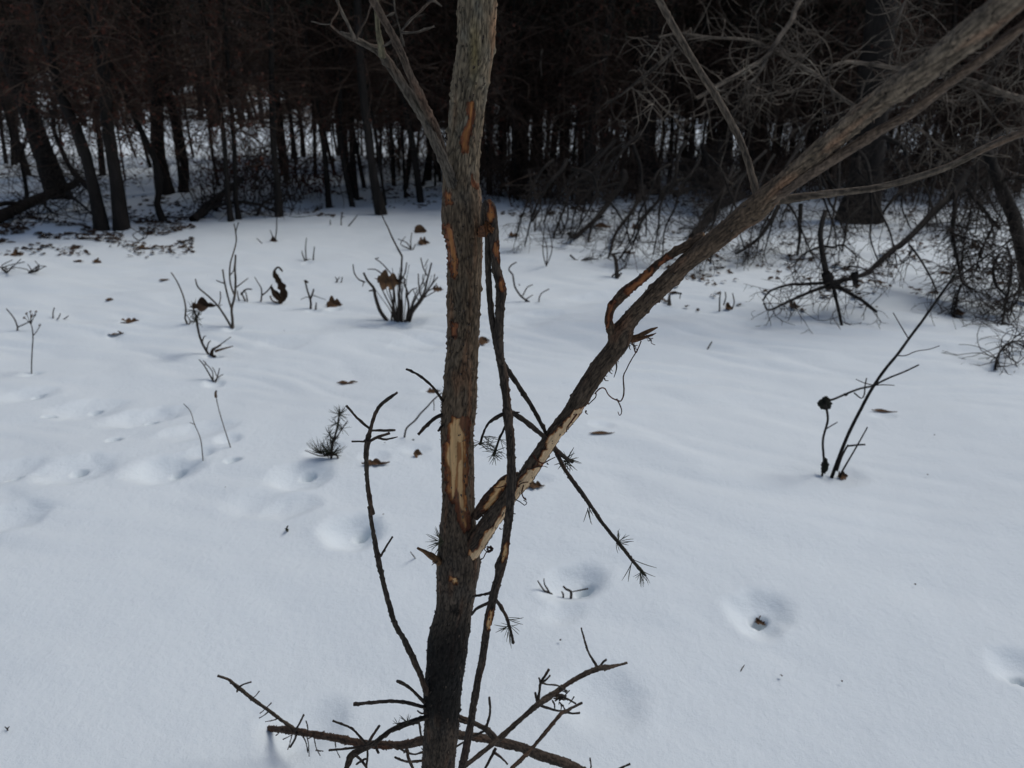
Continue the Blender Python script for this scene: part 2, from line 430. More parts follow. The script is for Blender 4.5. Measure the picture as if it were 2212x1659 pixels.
# slim trees of the dense stand, copies of a few of one kind
protos = []
for k in range(5):
    rows = [[0, 0, -.15, 1.3], [0, 0, 0, 1.2]]
    x = y = 0
    for z in np.arange(1, 9.5, 1.2):
        x += rng.normal() * .09; y += rng.normal() * .09; rows.append([x, y, z, 1 - z * .07])
    S = spline(rows, .25)
    o = tube_obj('trunk', S[:, :3], S[:, 3] * (.035 + .01 * k), 8, None, np.zeros(3), M_trunk)
    protos.append(o.data); bpy.data.objects.remove(o)
n_sl = 0; tries = 0
taken = []
while n_sl < 240 and tries < 6000:
    tries += 1
    D = random.uniform(11.6, 23); x = random.uniform(-.74, .76) * D
    if x < -.25 * D and (D < 14.5 or random.random() < .5): continue
    if any(abs(x - a) < .18 and abs(D - b) < .5 for a, b in taken): continue
    if .25 * D < x and D < 12.8: continue
    taken.append((x, D))
    z = float(H(x, D))
    root = thing('slim_tree', 'slim dark bare stem among many in the dense stand at the back', 'tree', (x, D, z), 'slim stems of the dense stand behind the snow')
    root.rotation_euler = (random.gauss(0, .05), random.gauss(0, .05), random.uniform(0, 6.28)); s = random.uniform(.42, .95); root.scale = (s, s, random.uniform(.85, 1.05))
    link('trunk', protos[n_sl % 5], root)
    c = CROWNS[n_sl % 4]; o = link('crown', c[0], root); o.rotation_euler = (0, 0, random.uniform(0, 6)); o.scale = (.8 / s, .8 / s, 1)
    for m, nm in ((c[1], 'needles'), (c[2], 'dead_leaves')):
        if m is not None: link(nm, m, o)['kind'] = 'stuff'
    n_sl += 1

# the tangle of dead lower twigs that fills the stand (nobody could count it)
def thicket(n, D0, D1, seed, name, m, lowf):
    global rng
    rng = np.random.default_rng(seed)
    D = rng.uniform(D0, D1, n); x = rng.uniform(-.80, .80, n) * D
    lo = lowf + 1.1 * noise(x * .8, D * .5, 4.4) - .45 * np.clip(x / D * 3 + .8, 0, 1)
    z = rng.uniform(0, 1, n) ** .9 * 6.5 + lo + .15 * rng.normal(size=n)
    keep = z > .25
    D, x, z = D[keep], x[keep], z[keep]; n = len(D)
    O = np.stack([x, D, z], 1)
    az = rng.uniform(0, 6.28, n)
    Dr = np.stack([np.cos(az), np.sin(az) * .6, rng.normal(-.1, .5, n)], 1)
    P1, Ra = walk(O, Dr, rng.uniform(.4, 1.3, n), 5, .2, -.03, rng.uniform(.004, .011, n), np.full(n, .0025))
    n2 = n * 2; o2, d2 = on_path(P1, n2)
    P2, Rb = walk(o2, d2 / .2 + rng.normal(size=(n2, 3)) * .8, rng.uniform(.12, .45, n2), 3, .3, -.03, np.full(n2, .0045), np.full(n2, .002))
    V, Fq = join([batch(P1, Ra), batch(P2, Rb)])
    return tag(link(name, mesh(name, V, Fq, mat=m)), 'tangle of fine dead twigs filling the wood', 'undergrowth', kind='stuff'), P2
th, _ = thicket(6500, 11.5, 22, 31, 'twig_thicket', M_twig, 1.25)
th, _ = thicket(1000, 11.0, 17, 32, 'pale_twig_thicket', M_greytwig, 1.5)
th['label'] = 'paler lichened twigs scattered through the dark tangle of the wood'
th, PB = thicket(2600, 10.8, 17, 33, 'forest_floor_brush', M_twig, -2.3)
th['label'] = 'low leafless brush along the foot of the stand'
def brush(n, seed, name, m, label):
    global rng
    rng = np.random.default_rng(seed)
    D = rng.uniform(11.8, 21, n * 3); x = rng.uniform(-.78, .78, n * 3) * D
    k = (noise(x * .45, D * .3, 6.6) + .6 * np.clip(x / D * 2 + .35, -1, .6) > .1); D, x = D[k][:n], x[k][:n]; n = len(D)
    O = np.stack([x, D, H(x, D, False) - .02], 1)
    Dr = np.stack([rng.normal(0, .35, n), rng.normal(0, .35, n), np.full(n, 1.0)], 1)
    P1, Ra = walk(O, Dr, rng.uniform(.5, 2.1, n) * (1 + .7 * np.clip(noise(x * .7, D * .5, 1.7), 0, 1)), 6, .11, 0, rng.uniform(.004, .012, n), np.full(n, .003))
    n2 = n * 4; o2, d2 = on_path(P1, n2)
    P2, Rb = walk(o2, d2 / .25 + rng.normal(size=(n2, 3)) * .8, rng.uniform(.12, .5, n2), 3, .25, 0, np.full(n2, .0045), np.full(n2, .002))
    V, Fq = join([batch(P1, Ra), batch(P2, Rb)])
    return tag(link(name, mesh(name, V, Fq, mat=m)), label, 'undergrowth', kind='stuff')
brush(3200, 34, 'sapling_brush', M_twig, 'upright thin saplings and brush between the trunks of the stand')

# hanging brown leaves in the wood
def leaf_cloud(centres, spread, n, size, m, name, label):
    C = np.asarray(centres)[rng.integers(0, len(centres), n)]
    o = C + rng.normal(size=(n, 3)) * spread
    a = rng.normal(size=(n, 3)); b = rng.normal(size=(n, 3)); a /= np.linalg.norm(a, axis=1)[:, None]; b /= np.linalg.norm(b, axis=1)[:, None]
    s = rng.uniform(.5, 1.3, (n, 1)) * size
    V = np.stack([o - a * s, o + b * s * .5, o + a * s, o - b * s * .5], 1).reshape(-1, 3)
    return tag(link(name, mesh(name, V, np.arange(4 * n).reshape(-1, 4), mat=m, smooth=False)), label, 'leaves', kind='stuff')
cen = [P3(*R1(random.uniform(300, 900), random.uniform(0, 700)), random.uniform(11.5, 16)) for _ in range(30)]
leaf_cloud(cen, .35, 5000, .035, M_brownleaf, 'oak_foliage', 'reddish brown leaves still hanging in the trees at the upper left')
cen = [P3(*R1(random.uniform(1200, 2212), random.uniform(1080, 1230)), random.uniform(12.2, 14)) for _ in range(26)]
leaf_cloud(cen, .16, 2600, .03, M_brownleaf, 'brush_foliage', 'brown leaves in the low brush at the foot of the stand')

# leaf litter showing through the snow at the edge of the wood
def litter(n, fn, size, name, label):
    V, Fq = [], []
    pts = np.array([fn() for _ in range(n)]); z = H(pts[:, 0], pts[:, 1])
    a = rng.uniform(0, 6.28, n); s = rng.uniform(.5, 1.4, n) * size
    ring = np.arange(6) * math.pi / 3
    rad = rng.uniform(.5, 1.0, (n, 6)) * s[:, None]
    X = pts[:, 0:1] + np.cos(ring + a[:, None]) * rad; Y = pts[:, 1:2] + np.sin(ring + a[:, None]) * rad
    Zz = z[:, None] + .012 + rng.uniform(-.01, .025, (n, 6)) * (s / .05)[:, None]
    V = np.stack([X, Y, Zz], -1).reshape(-1, 3); base = np.arange(n)[:, None] * 6
    q1 = base + np.array([0, 1, 2, 3]); q2 = base + np.array([0, 3, 4, 5])
    return tag(link(name, mesh(name, V, np.vstack([q1, q2]), mat=M_litter, smooth=False)), label, 'leaf litter', kind='stuff')
def f_left():
    while True:
        u, v = random.uniform(0, 420), random.gauss(500, 26)
        if 455 < v < 560 and noise(u * .012, v * .06, 3.3) > -.05: p = plane_hit(u, v); return p[0], p[1]
def f_all():
    while True:
        D = random.uniform(9.2, 22) ; x = random.uniform(-.75, .8) * D
        if noise(x * .7, D * .7, 8) > -.05 + .5 * max(0, 11 - D): return x, D
litter(1500, f_left, .03, 'leaf_litter', 'dark brown fallen leaves showing through thin snow at the left')
litter(3800, f_all, .045, 'forest_litter', 'dark leaves and debris strewn on the snow under the wood')

def f_right():
    while True:
        u, v = random.uniform(1420, 2230), random.gauss(560, 55)
        if 440 < v < 690 and noise(u * .015, v * .04, 5.3) > .02 + max(0, v - 600) * .002: p = plane_hit(u, v); return p[0], p[1]
litter(650, f_right, .03, 'bough_litter', 'dark leaves and bits fallen under the dead boughs at the right')
def f_spk():
    u, v = random.uniform(-50, 2260), 480 + 1150 * random.random() ** 1.6; p = plane_hit(u, v); return p[0], p[1]
litter(36, f_spk, .0045, 'snow_debris', 'specks of bark and needles scattered over the open snow')
# far wooded slope: trunks and twigs beyond the open snow
n = 1500
D = np.where(rng.uniform(0, 1, n) < .12, rng.uniform(38, 66, n), rng.uniform(72, 120, n)); x = rng.uniform(-.95, .95, n) * D; z = H(x, D, False)
P1, Ra = walk(np.stack([x, D, z - .3], 1), np.tile([0, 0, 1.0], (n, 1)) + rng.normal(size=(n, 3)) * .08, rng.uniform(7, 15, n), 4, .04, 0, rng.uniform(.10, .22, n), np.full(n, .05))
o2, d2 = on_path(P1, n * 9)
P2, Rb = walk(o2, d2 * .1 + rng.normal(size=(n * 9, 3)), rng.uniform(1.2, 3.5, n * 9), 2, .15, .05, np.full(n * 9, .05), np.full(n * 9, .03))
V, Fq = join([batch(P1, Ra, 4), batch(P2, Rb)])
tag(link('far_wood', mesh('far_wood', V, Fq, mat=M_hill)), 'brown leafless wood on the slope beyond the open snow', 'wood', kind='stuff')

# ================================================================== THE DEBARKED PINE
BASE = np.array([-.155, 1.15, float(H(-.155, 1.15))])
pine = thing('young_pine', 'young pine in the foreground with scraped bark patches and a snapped branch hanging down', 'tree', BASE)

def sdist(UV, poly):                            # signed distance in picture units, inside > 0
    poly = np.asarray(poly, float); a = poly; b = np.roll(poly, -1, 0)
    ab = b - a; d2 = np.full(len(UV), 1e9); ins = np.zeros(len(UV), bool)
    for i in range(len(a)):
        t = np.clip(((UV - a[i]) @ ab[i]) / (ab[i] @ ab[i] + 1e-9), 0, 1)
        q = UV - a[i] - t[:, None] * ab[i]; d2 = np.minimum(d2, (q ** 2).sum(1))
        c = (a[i, 1] > UV[:, 1]) != (b[i, 1] > UV[:, 1])
        xx = a[i, 0] + (UV[:, 1] - a[i, 1]) / (ab[i, 1] + 1e-9) * ab[i, 0]
        ins ^= c & (UV[:, 0] < xx)
    return np.where(ins, 1, -1) * np.sqrt(d2)

CREAM = np.array([.57, .345, .155]); ORANGE = np.array([.32, .125, .032]); REDB = np.array([.13, .038, .016])
def lerp3(a, b, t): return a + (b - a) * np.clip(t, 0, 1)[..., None]

def rows_px(pts):                               # (u, v, D, width in picture px) -> x y z r
    out = []
    for (u, v, D, wp) in pts:
        p = P3(u, v, D); out.append([*p, wp / 2 / F * depth(p)])
    return np.array(out)

def limb(name, rows, parent, sides=32, ds=.003, tint=(.10, .078, .062), plates=.0012, lump=.05, wounds=(), colour=None,
         flat=None, mat_=None, overlays=(), seed=0, tip=.35, base=None):
    """a bark-covered limb: ridged, flaky bark in relief; scraped patches are cut out as their own mesh"""
    base = BASE if base is None else base
    S = spline(rows, ds); C = S[:, :3]; rad = np.maximum(S[:, 3], .0006)
    T, Nn, B = frames(C); K = len(C)
    if flat is not None:                        # face the flattened side to the viewer
        toc = np.array([0, 0, CAMH]) - C; toc -= T * (toc * T).sum(1)[:, None]; Nn = toc / np.linalg.norm(toc, axis=1)[:, None]; B = np.cross(T, Nn)
    th = np.arange(sides) * 2 * math.pi / sides
    c, s_ = np.cos(th)[None, :], np.sin(th)[None, :]
    s = np.concatenate([[0], np.cumsum(np.linalg.norm(np.diff(C, axis=0), axis=1))])[:, None]
    # keep the relief the same size in metres whatever the limb's girth
    X, Y, Z = rad[:, None] * c, rad[:, None] * s_, s + 0 * c
    o = seed * 3.7
    warp = .004 * noise(X * 90 + o, Y * 90, Z * 25)
    f = 230.0 if rad.max() > .012 else 300.0
    n1 = noise((X + warp) * f + o, (Y + warp) * f, Z * f * .16)
    n2 = noise(X * f * 2.1 + o, Y * f * 2.1, Z * f * .5 + 3)
    fur = 1 - np.abs(n1) * 2.6
    fur = np.clip(fur, 0, 1) ** 2               # furrows between plates
    plate = np.round((noise(X * f * .6 + 5, Y * f * .6 + o, Z * f * .11) + .6) * 3) / 3
    rel = plates * (.8 * plate - 1.1 * fur + .45 * n2)
    flake = np.clip(noise(X * f * 1.3, Y * f * 1.3 + o, Z * f * .55 + 9) - .42, 0, 1) * 3.2
    rel = rel + plates * 1.5 * flake
    lumps = 1 + lump * noise(X * 28 + o, Y * 28, Z * 16) + lump * .5 * noise(X * 60 + o, Y * 60, Z * 40)
    col = np.ones((K, sides, 3)) * np.asarray(tint) * .86
    C_ = C[:, None] + rad[:, None, None] * (c[..., None] * Nn[:, None] + s_[..., None] * B[:, None])
    UV = proj(C_.reshape(-1, 3)).reshape(K, sides, 2)
    facing = ((C_ - C[:, None]) * (np.array([0, 0, CAMH]) - C_)).sum(-1) > -.15 * rad[:, None]
    if colour is not None: col = colour(UV, col, s, th)
    mot = .5 + .5 * noise(X * 55 + o, Y * 55, Z * 20)
    col = col * (.72 + .5 * mot[..., None]) * (1.12 - .82 * fur[..., None]) * (1 + .5 * np.clip(n2, -1, 1)[..., None]) * np.array([.83, .775, .68])
    warmth = np.clip(noise(X * 70 + o, Y * 70, Z * 12 + 40) - .25, 0, 1)[..., None]
    col = col * (1 + warmth * np.array([.9, .2, -.1]))
    inw = np.zeros((K, sides), bool); wms = []
    for wd in wounds:
        poly, margin, kind, dep = wd
        jit = np.stack([noise(UV[..., 0] * .14, UV[..., 1] * .06, o + 1) * 3.4 + noise(UV[..., 0] * .4, UV[..., 1] * .15, o) * 1.8, noise(UV[..., 0] * .14, UV[..., 1] * .06, o + 8) * 8.0], -1)
        d = sdist((UV + jit).reshape(-1, 2), poly).reshape(K, sides); m = (d > 0) & facing
        inw |= m; wms.append(m)
        k = np.clip(d / margin, 0, 1.6)
        streak = noise(X * 230, Y * 230 + o, Z * 7) + .6 * noise(X * 520, Y * 520, Z * 16)
        kk = k + .35 * streak * (k < 1.3)
        wc = lerp3(REDB * np.ones((K, sides, 3)), ORANGE, kk * {'cream': 2.2, 'pale': 2.2, 'mixed': 1.1, 'red': .55}[kind])
        if kind == 'cream': wc = lerp3(wc, CREAM, (kk - .5) * 2.4)
        elif kind == 'mixed': wc = lerp3(wc, CREAM * np.array([.72, .55, .4]), (kk - .85) * .9 + .55 * streak - .2)
        if kind == 'pale': wc = lerp3(wc, np.array([.66, .455, .26]), (kk - .45) * 2.2)
        wc = wc * (1 + .34 * streak[..., None])
        for op, oc, ow in overlays:
            od = sdist((UV + jit * .4).reshape(-1, 2), op).reshape(K, sides)
            wc = lerp3(wc, np.asarray(oc) * (1 + .35 * streak[..., None]), np.clip(od / ow + .5, 0, 1) * .92)
        sp = np.clip(noise(X * 420, Y * 420, Z * 300 + 4) - .55, 0, 1) * 3
        wc = wc * (1 - .6 * np.clip(sp, 0, 1)[..., None])
        col = np.where(m[..., None], wc, col)
        fibre = plates * .25 * noise(X * 500, Y * 500, Z * 14)
        rel = np.where(m, -dep * np.clip(d / 2.5, 0, 1) + fibre, rel)
        near = (d <= 0) & (d > -2.2) & facing     # torn bark edge lifts a little and is stained
        rel = np.where(near, rel + plates * .8, rel); col = np.where(near[..., None], col * np.array([.85, .5, .4]), col)
    rr = rad[:, None] * lumps + np.where(rad[:, None] > .006, rel, rel * np.maximum(rad[:, None] / .006, .42))
    if flat is not None: ex = c * flat + 0 * rr
    else: ex = c + 0 * rr
    V = C[:, None] + rr[..., None] * (ex[..., None] * Nn[:, None] + s_[..., None] * B[:, None])
    endw = np.ones(K); V = V.reshape(-1, 3)
    Q = grid_quads(K, sides)
    capc = C[-1] + T[-1] * rad[-1] * tip
    V = np.vstack([V, capc, C[0] - T[0] * rad[0] * .3]); colf = np.vstack([col.reshape(-1, 3), np.asarray(CREAM * .5 if rad[-1] > .003 else tint)[None], np.asarray(tint)[None]])
    last = (K - 1) * sides + np.arange(sides); capq = np.stack([last, np.roll(last, -1), np.full(sides, len(V) - 2)], 1)
    fw = inw.reshape(-1)[Q].sum(1) >= 3
    V = V - base
    ob = mesh(name, V, Q[~fw], Ft=capq, mat=mat_ or M_bark, tint=colf)
    ob = link(name, ob, parent)
    if fw.any():
        which = np.zeros(K * sides, int)
        for i, wm in enumerate(wms): which[wm.reshape(-1)] = i
        fi = which[Q].max(1)
        for i in range(len(wms)):
            f_ = fw & (fi == i)
            if f_.sum() < 4: continue
            Vw, Fw, cw = compact(V, Q[f_], colf)
            w_ = link('exposed_wood', mesh('exposed_wood', Vw, Fw, mat=M_wood, tint=cw), ob)
            w_['label'] = {'pale': 'bare pale wood along the underside of the limb', 'cream': 'bare pale wood where the bark was scraped off', 'mixed': 'orange inner bark showing through a gouge', 'red': 'small reddish scuff in the bark'}[wounds[i][2]]
    return ob

# ---------------------------------------------------------------- trunk
TD = 1.15
tp = [(1120, -1500, 52), (1085, -900, 62), (1050, -300, 74), (1031, 0, 80), (1028, 101, 79), (1013, 202, 76), (1003, 302, 71), (996, 386, 76), (998, 430, 84), (999, 470, 88),
      (1001, 505, 82), (1003, 540, 74), (1002, 654, 70), (999, 755, 66), (995, 822, 70), (992, 872, 75), (988, 923, 70), (989, 990, 68), (990, 1090, 68),
      (989, 1140, 76), (990, 1180, 86), (990, 1219, 92), (986, 1270, 83), (980, 1320, 77), (968, 1387, 86), (963, 1438, 82), (955, 1505, 77), (954, 1572, 73), (946, 1659, 70),
      (940, 1760, 72), (934, 1850, 80), (930, 1900, 90)]
def pl(fn, s): return [fn(a, b) for a, b in s]
WT = [
 (pl(Z3, [(330, 610), (352, 560), (420, 575), (480, 565), (502, 620), (492, 700), (474, 800), (478, 950), (472, 1100), (462, 1250), (482, 1350), (500, 1480), (488, 1545), (430, 1545), (398, 1450), (378, 1330), (328, 1290), (308, 1200), (300, 1000), (275, 960), (280, 820), (305, 760), (312, 640)]), 7.5, 'cream', .0030),
 (pl(Z2, [(205, 485), (270, 495), (288, 600), (300, 680), (330, 780), (328, 880), (300, 970), (275, 930), (250, 850), (236, 760), (228, 650), (212, 560)]), 9, 'mixed', .0022),
 (pl(Z2, [(225, 180), (250, 215), (280, 300), (270, 325), (240, 300), (215, 260)]), 5, 'mixed', .0012),
 (pl(Z2, [(265, 1345), (322, 1335), (305, 1470), (270, 1445)]), 12, 'red', .0010),
 (pl(Z1, [(590, 885), (637, 895), (640, 1060), (605, 1170), (582, 1315), (528, 1315), (533, 1180), (568, 1090), (602, 1040), (580, 950)]), 8, 'mixed', .0020),
 (pl(Z2, [(432, 60), (470, 100), (488, 165), (452, 155)]), 7, 'red', .0010),
 (pl(R7, [(1862, 432), (1900, 425), (1918, 470), (1890, 478)]), 3, 'cream', .0008),
]
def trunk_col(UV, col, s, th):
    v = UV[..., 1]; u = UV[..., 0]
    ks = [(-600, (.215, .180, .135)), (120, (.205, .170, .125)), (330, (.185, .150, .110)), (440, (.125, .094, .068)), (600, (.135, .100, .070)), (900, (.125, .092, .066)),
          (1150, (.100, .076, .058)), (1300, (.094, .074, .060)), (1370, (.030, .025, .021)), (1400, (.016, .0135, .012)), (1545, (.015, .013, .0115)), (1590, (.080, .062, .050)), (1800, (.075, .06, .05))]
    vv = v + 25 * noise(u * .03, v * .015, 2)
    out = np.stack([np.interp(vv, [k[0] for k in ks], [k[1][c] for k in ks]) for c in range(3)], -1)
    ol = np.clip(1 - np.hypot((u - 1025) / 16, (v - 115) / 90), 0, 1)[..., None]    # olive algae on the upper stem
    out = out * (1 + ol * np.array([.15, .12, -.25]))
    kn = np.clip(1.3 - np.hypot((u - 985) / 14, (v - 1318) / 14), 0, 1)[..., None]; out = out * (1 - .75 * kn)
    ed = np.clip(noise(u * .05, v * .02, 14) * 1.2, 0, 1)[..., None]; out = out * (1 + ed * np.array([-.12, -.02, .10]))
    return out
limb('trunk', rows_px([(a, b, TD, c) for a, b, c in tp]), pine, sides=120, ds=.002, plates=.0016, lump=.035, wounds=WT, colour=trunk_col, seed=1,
     overlays=[(pl(Z3, [(392, 780), (428, 790), (434, 930), (402, 965), (398, 1180), (372, 1290), (358, 1230), (384, 1000)]), (.25, .10, .03), 2.0),
               (pl(Z3, [(420, 560), (520, 560), (500, 700), (470, 740), (440, 690), (405, 640)]), (.10, .032, .014), 3.0),
               (pl(Z3, [(300, 1330), (345, 1270), (385, 1180), (405, 1240), (415, 1330), (440, 1380), (500, 1380), (500, 1560), (400, 1560)]), (.115, .036, .015), 3.0),
               (pl(Z3, [(425, 1400), (450, 1400), (478, 1500), (470, 1525), (440, 1470)]), (.33, .17, .06), 2.0),
               (pl(Z3, [(445, 960), (475, 960), (470, 1180), (450, 1150)]), (.22, .09, .03), 2.0)])

# ---------------------------------------------------------------- the scraped, forking limb
def line(fn, pts, D0, D1=None, w0=None, w1=None):
    n = len(pts); D1 = D0 if D1 is None else D1; out = []
    for i, p in enumerate(pts):
        t = i / (n - 1); u, v = fn(p[0], p[1])
        out.append((u, v, D0 + (D1 - D0) * t, p[2] if len(p) > 2 else (w0 + (w1 - w0) * t)))
    return out
lp = [(1000, 1215, 1.150, 44), (1022, 1180, 1.135, 44), (1055, 1134, 1.125, 40), (1104, 1066, 1.12, 36), (1138, 1026, 1.12, 35), (1194, 943, 1.12, 33), (1236, 889, 1.12, 36), (1252, 861, 1.12, 38),
      (1291, 801, 1.115, 39), (1331, 749, 1.11, 43), (1341, 722, 1.105, 50), (1357, 696, 1.10, 36), (1397, 652, 1.08, 35), (1444, 605, 1.06, 37), (1491, 560, 1.04, 39),
      (1543, 521, 1.01, 43), (1596, 478, .99, 46), (1639, 445, .965, 54), (1672, 412, .94, 44), (1704, 384, .92, 38), (1805, 297, .84, 43), (1906, 214, .77, 49), (2006, 146, .71, 57), (2107, 66, .66, 62), (2191, -7, .62, 64), (2300, -110, .58, 60), (2420, -230, .55, 55)]
WL = [
 (pl(Z4, [(1005, 255), (1060, 235), (1135, 215), (1010, 420), (925, 550), (820, 690), (750, 760), (680, 735), (690, 690), (742, 640), (765, 600), (745, 560), (815, 470), (900, 400)]), 4.5, 'pale', .0016),
 (pl(Z4, [(600, 790), (680, 765), (765, 735), (715, 850), (620, 980), (530, 1085), (480, 1110), (478, 1000), (530, 860)]), 4.0, 'pale', .0016),
 (pl(Z4, [(420, 1105), (420, 1230), (340, 1340), (240, 1480), (195, 1560), (135, 1620), (60, 1650), (75, 1520), (150, 1490), (200, 1380), (262, 1300), (330, 1230), (390, 1130)]), 5.5, 'pale', .0016),
]
def limb_col(UV, col, s, th):
    u = UV[..., 0]
    ks = [(1000, (.088, .067, .053)), (1250, (.098, .074, .057)), (1500, (.108, .078, .058)), (1640, (.125, .092, .068)), (1800, (.150, .122, .097)), (2200, (.160, .135, .112))]
    return np.stack([np.interp(u, [k[0] for k in ks], [k[1][c] for k in ks]) for c in range(3)], -1)
lm = limb('scraped_limb', rows_px(lp), pine, sides=72, ds=.0026, plates=.0013, lump=.05, wounds=WL, colour=limb_col, seed=2)

def b_(name, pts, parent=None, tint=(.085, .066, .053), sides=16, ds=.004, plates=.0008, lump=.13, **k):
    global _seed; _seed += 1
    return limb(name, rows_px(pts), parent or pine, sides=sides, ds=ds, tint=tint, plates=plates, lump=lump, seed=_seed, **k)
_seed = 10
GREY = (.155, .13, .11); BRN = (.085, .066, .053); DK = (.050, .040, .034)
b_('fork_branch', [(1640, 452, .965, 26)] + [(u, v, D, 21) for (u, v, D) in [(1684, 420, .93), (1771, 363, .87), (1906, 279, .80), (1966, 245, .77), (2040, 188, .73), (2124, 124, .69), (2212, 54, .66), (2330, -50, .62)]], tint=(.15, .115, .095), sides=32)
b_('fork_branch', [(1635, 452, .965, 24)] + [(u, v, D, w_) for (u, v, D, w_) in [(1664, 436, .96, 20), (1771, 420, .95, 15), (1906, 403, .93, 14), (2040, 363, .91, 15), (2124, 322, .89, 16), (2212, 285, .87, 17), (2340, 230, .85, 17)]], tint=GREY, sides=24)
b_('fork_branch', [(1640, 440, .965, 18), (1633, 413, .97, 15), (1617, 353, .98, 14), (1597, 299, .99, 14), (1553, 218, 1.0, 14), (1513, 155, 1.01, 14), (1469, 81, 1.02, 14), (1433, 17, 1.03, 14), (1395, -60, 1.04, 14), (1370, -160, 1.05, 13)], tint=(.13, .108, .09), sides=24)
lo = b_('looping_side_branch', line(Z6, [(425, 930, 64), (415, 880, 60), (400, 825, 60), (430, 720, 70), (490, 650, 76), (540, 600, 78), (680, 490, 64), (830, 350, 60), (960, 262, 62), (1100, 185, 72), (1200, 140, 70)], 1.10, 1.03),
        tint=(.095, .066, .048), sides=40, ds=.0026, plates=.0015) if False else \
     b_('looping_side_branch', [(u, v, D, w_ / 3.317 * .8641) for (u, v, D, w_) in line(Z6, [(425, 930, 64), (415, 880, 60), (402, 825, 60), (430, 720, 68), (490, 650, 76), (540, 600, 78), (680, 490, 64), (830, 350, 60), (960, 262, 62), (1100, 185, 72), (1200, 140, 70)], 1.10, 1.03)],
        tint=(.095, .066, .048), sides=40, ds=.0026, plates=.0016,
        wounds=[(pl(Z6, [(395, 760), (425, 690), (465, 665), (440, 720), (415, 800), (405, 880), (385, 900)]), 7, 'mixed', .0008),
                (pl(Z6, [(530, 600), (700, 445), (760, 400), (770, 430), (690, 520), (560, 620)]), 9, 'mixed', .0009), (pl(Z6, [(800, 370), (900, 290), (920, 310), (820, 400)]), 12, 'red', .0006)])

def curve_strip(name, fn, pts, D, w0, w1, parent, tint=(.09, .035, .02), m=None, sides=6):
    px = [(*fn(a, b), D + .004 * math.sin(i * 1.7), w0 + (w1 - w0) * i / (len(pts) - 1)) for i, (a, b) in enumerate(pts)]
    return b_(name, px, parent, tint=tint, sides=sides, ds=.004, plates=.0003, lump=.35, mat_=m)
# torn wood at the knot and the hanging bark ribbons
b_('splinter', [(*Z6(590, 985), 1.10, 13), (*Z6(680, 950), 1.095, 11), (*Z6(760, 910), 1.09, 7), (*Z6(810, 890), 1.085, 2)], tint=(.15, .085, .05), sides=10, plates=.001, lump=.3, flat=.4)
b_('splinter', [(*Z6(590, 1000), 1.10, 12), (*Z6(670, 985), 1.095, 9), (*Z6(740, 960), 1.09, 6), (*Z6(797, 938), 1.085, 2)], tint=(.13, .07, .042), sides=10, plates=.001, lump=.3, flat=.4)
curve_strip('bark_ribbon', Z6, [(728, 965), (735, 980), (745, 985), (742, 1002), (728, 1000)], 1.09, 1.6, 1.2, pine, DK)
curve_strip('bark_ribbon', Z6, [(672, 1005), (650, 1060), (622, 1110), (585, 1170), (545, 1250), (525, 1300), (530, 1400), (525, 1460), (505, 1500), (485, 1498), (430, 1475), (395, 1440), (375, 1400), (345, 1392), (315, 1410), (290, 1440)], 1.105, 3.0, 3.2, pine)
curve_strip('bark_ribbon', Z6, [(615, 1060), (628, 1105), (645, 1075), (655, 1040)], 1.10, 3.5, 1.5, pine)
curve_strip('bark_ribbon', Z6, [(470, 1485), (490, 1520), (510, 1570), (508, 1605), (492, 1620), (480, 1590)], 1.105, 3.5, 1.5, pine)
curve_strip('bark_ribbon', Z6, [(462, 1180), (470, 1215), (462, 1260), (447, 1305)], 1.11, 5, 1.5, pine, DK)
curve_strip('bark_ribbon', Z6, [(300, 1440), (295, 1470), (265, 1500), (235, 1530)], 1.11, 3, 2, pine, DK)
curve_strip('bark_ribbon', Z6, [(580, 1040), (575, 1060), (585, 1075)], 1.10, 3, 1.5, pine, DK)
curve_strip('bark_ribbon', Z4, [(560, 930), (545, 990), (560, 1040), (585, 1060), (575, 1040)], 1.10, 3, 1.2, pine)
curve_strip('bark_ribbon', Z4, [(480, 1050), (530, 1075), (570, 1105), (590, 1080), (560, 1060)], 1.10, 2.2, 1.0, pine, DK)
curve_strip('bark_ribbon', Z4, [(600, 900), (560, 905), (520, 925), (480, 960)], 1.10, 2.2, 1.5, pine)
curve_strip('bark_ribbon', Z4, [(840, 680), (780, 710), (730, 735), (670, 700), (650, 665)], 1.098, 2.2, 4, pine, (.10, .035, .02))
curve_strip('bark_ribbon', Z4, [(770, 770), (740, 760), (690, 765), (600, 790)], 1.098, 1.2, 3, pine, DK)
curve_strip('bark_ribbon', Z4, [(940, 460), (945, 420), (980, 370), (1030, 300)], 1.095, 2.5, 4, pine, (.10, .035, .02))
for k in range(7):      # the tuft of curled bark at the limb's underside
    a0 = random.uniform(0, 6.28); c = (255 + random.uniform(-12, 12), 1490 + random.uniform(-10, 10)); q = []
    for j in range(6):
        a0 += random.uniform(.4, 1.1); q.append((c[0] + math.cos(a0) * (18 + 5 * j % 17), c[1] + math.sin(a0) * 24))
    curve_strip('bark_ribbon', Z4, q, 1.115, 3, 1.5, pine, (.05, .025, .016))
curve_strip('bark_ribbon', Z4, [(175, 1590), (205, 1570), (225, 1530), (245, 1510)], 1.115, 2.5, 2.5, pine, (.07, .03, .02))
curve_strip('bark_ribbon', Z4, [(290, 950), (340, 950), (400, 930), (425, 915)], 1.10, 1.5, 3, pine)

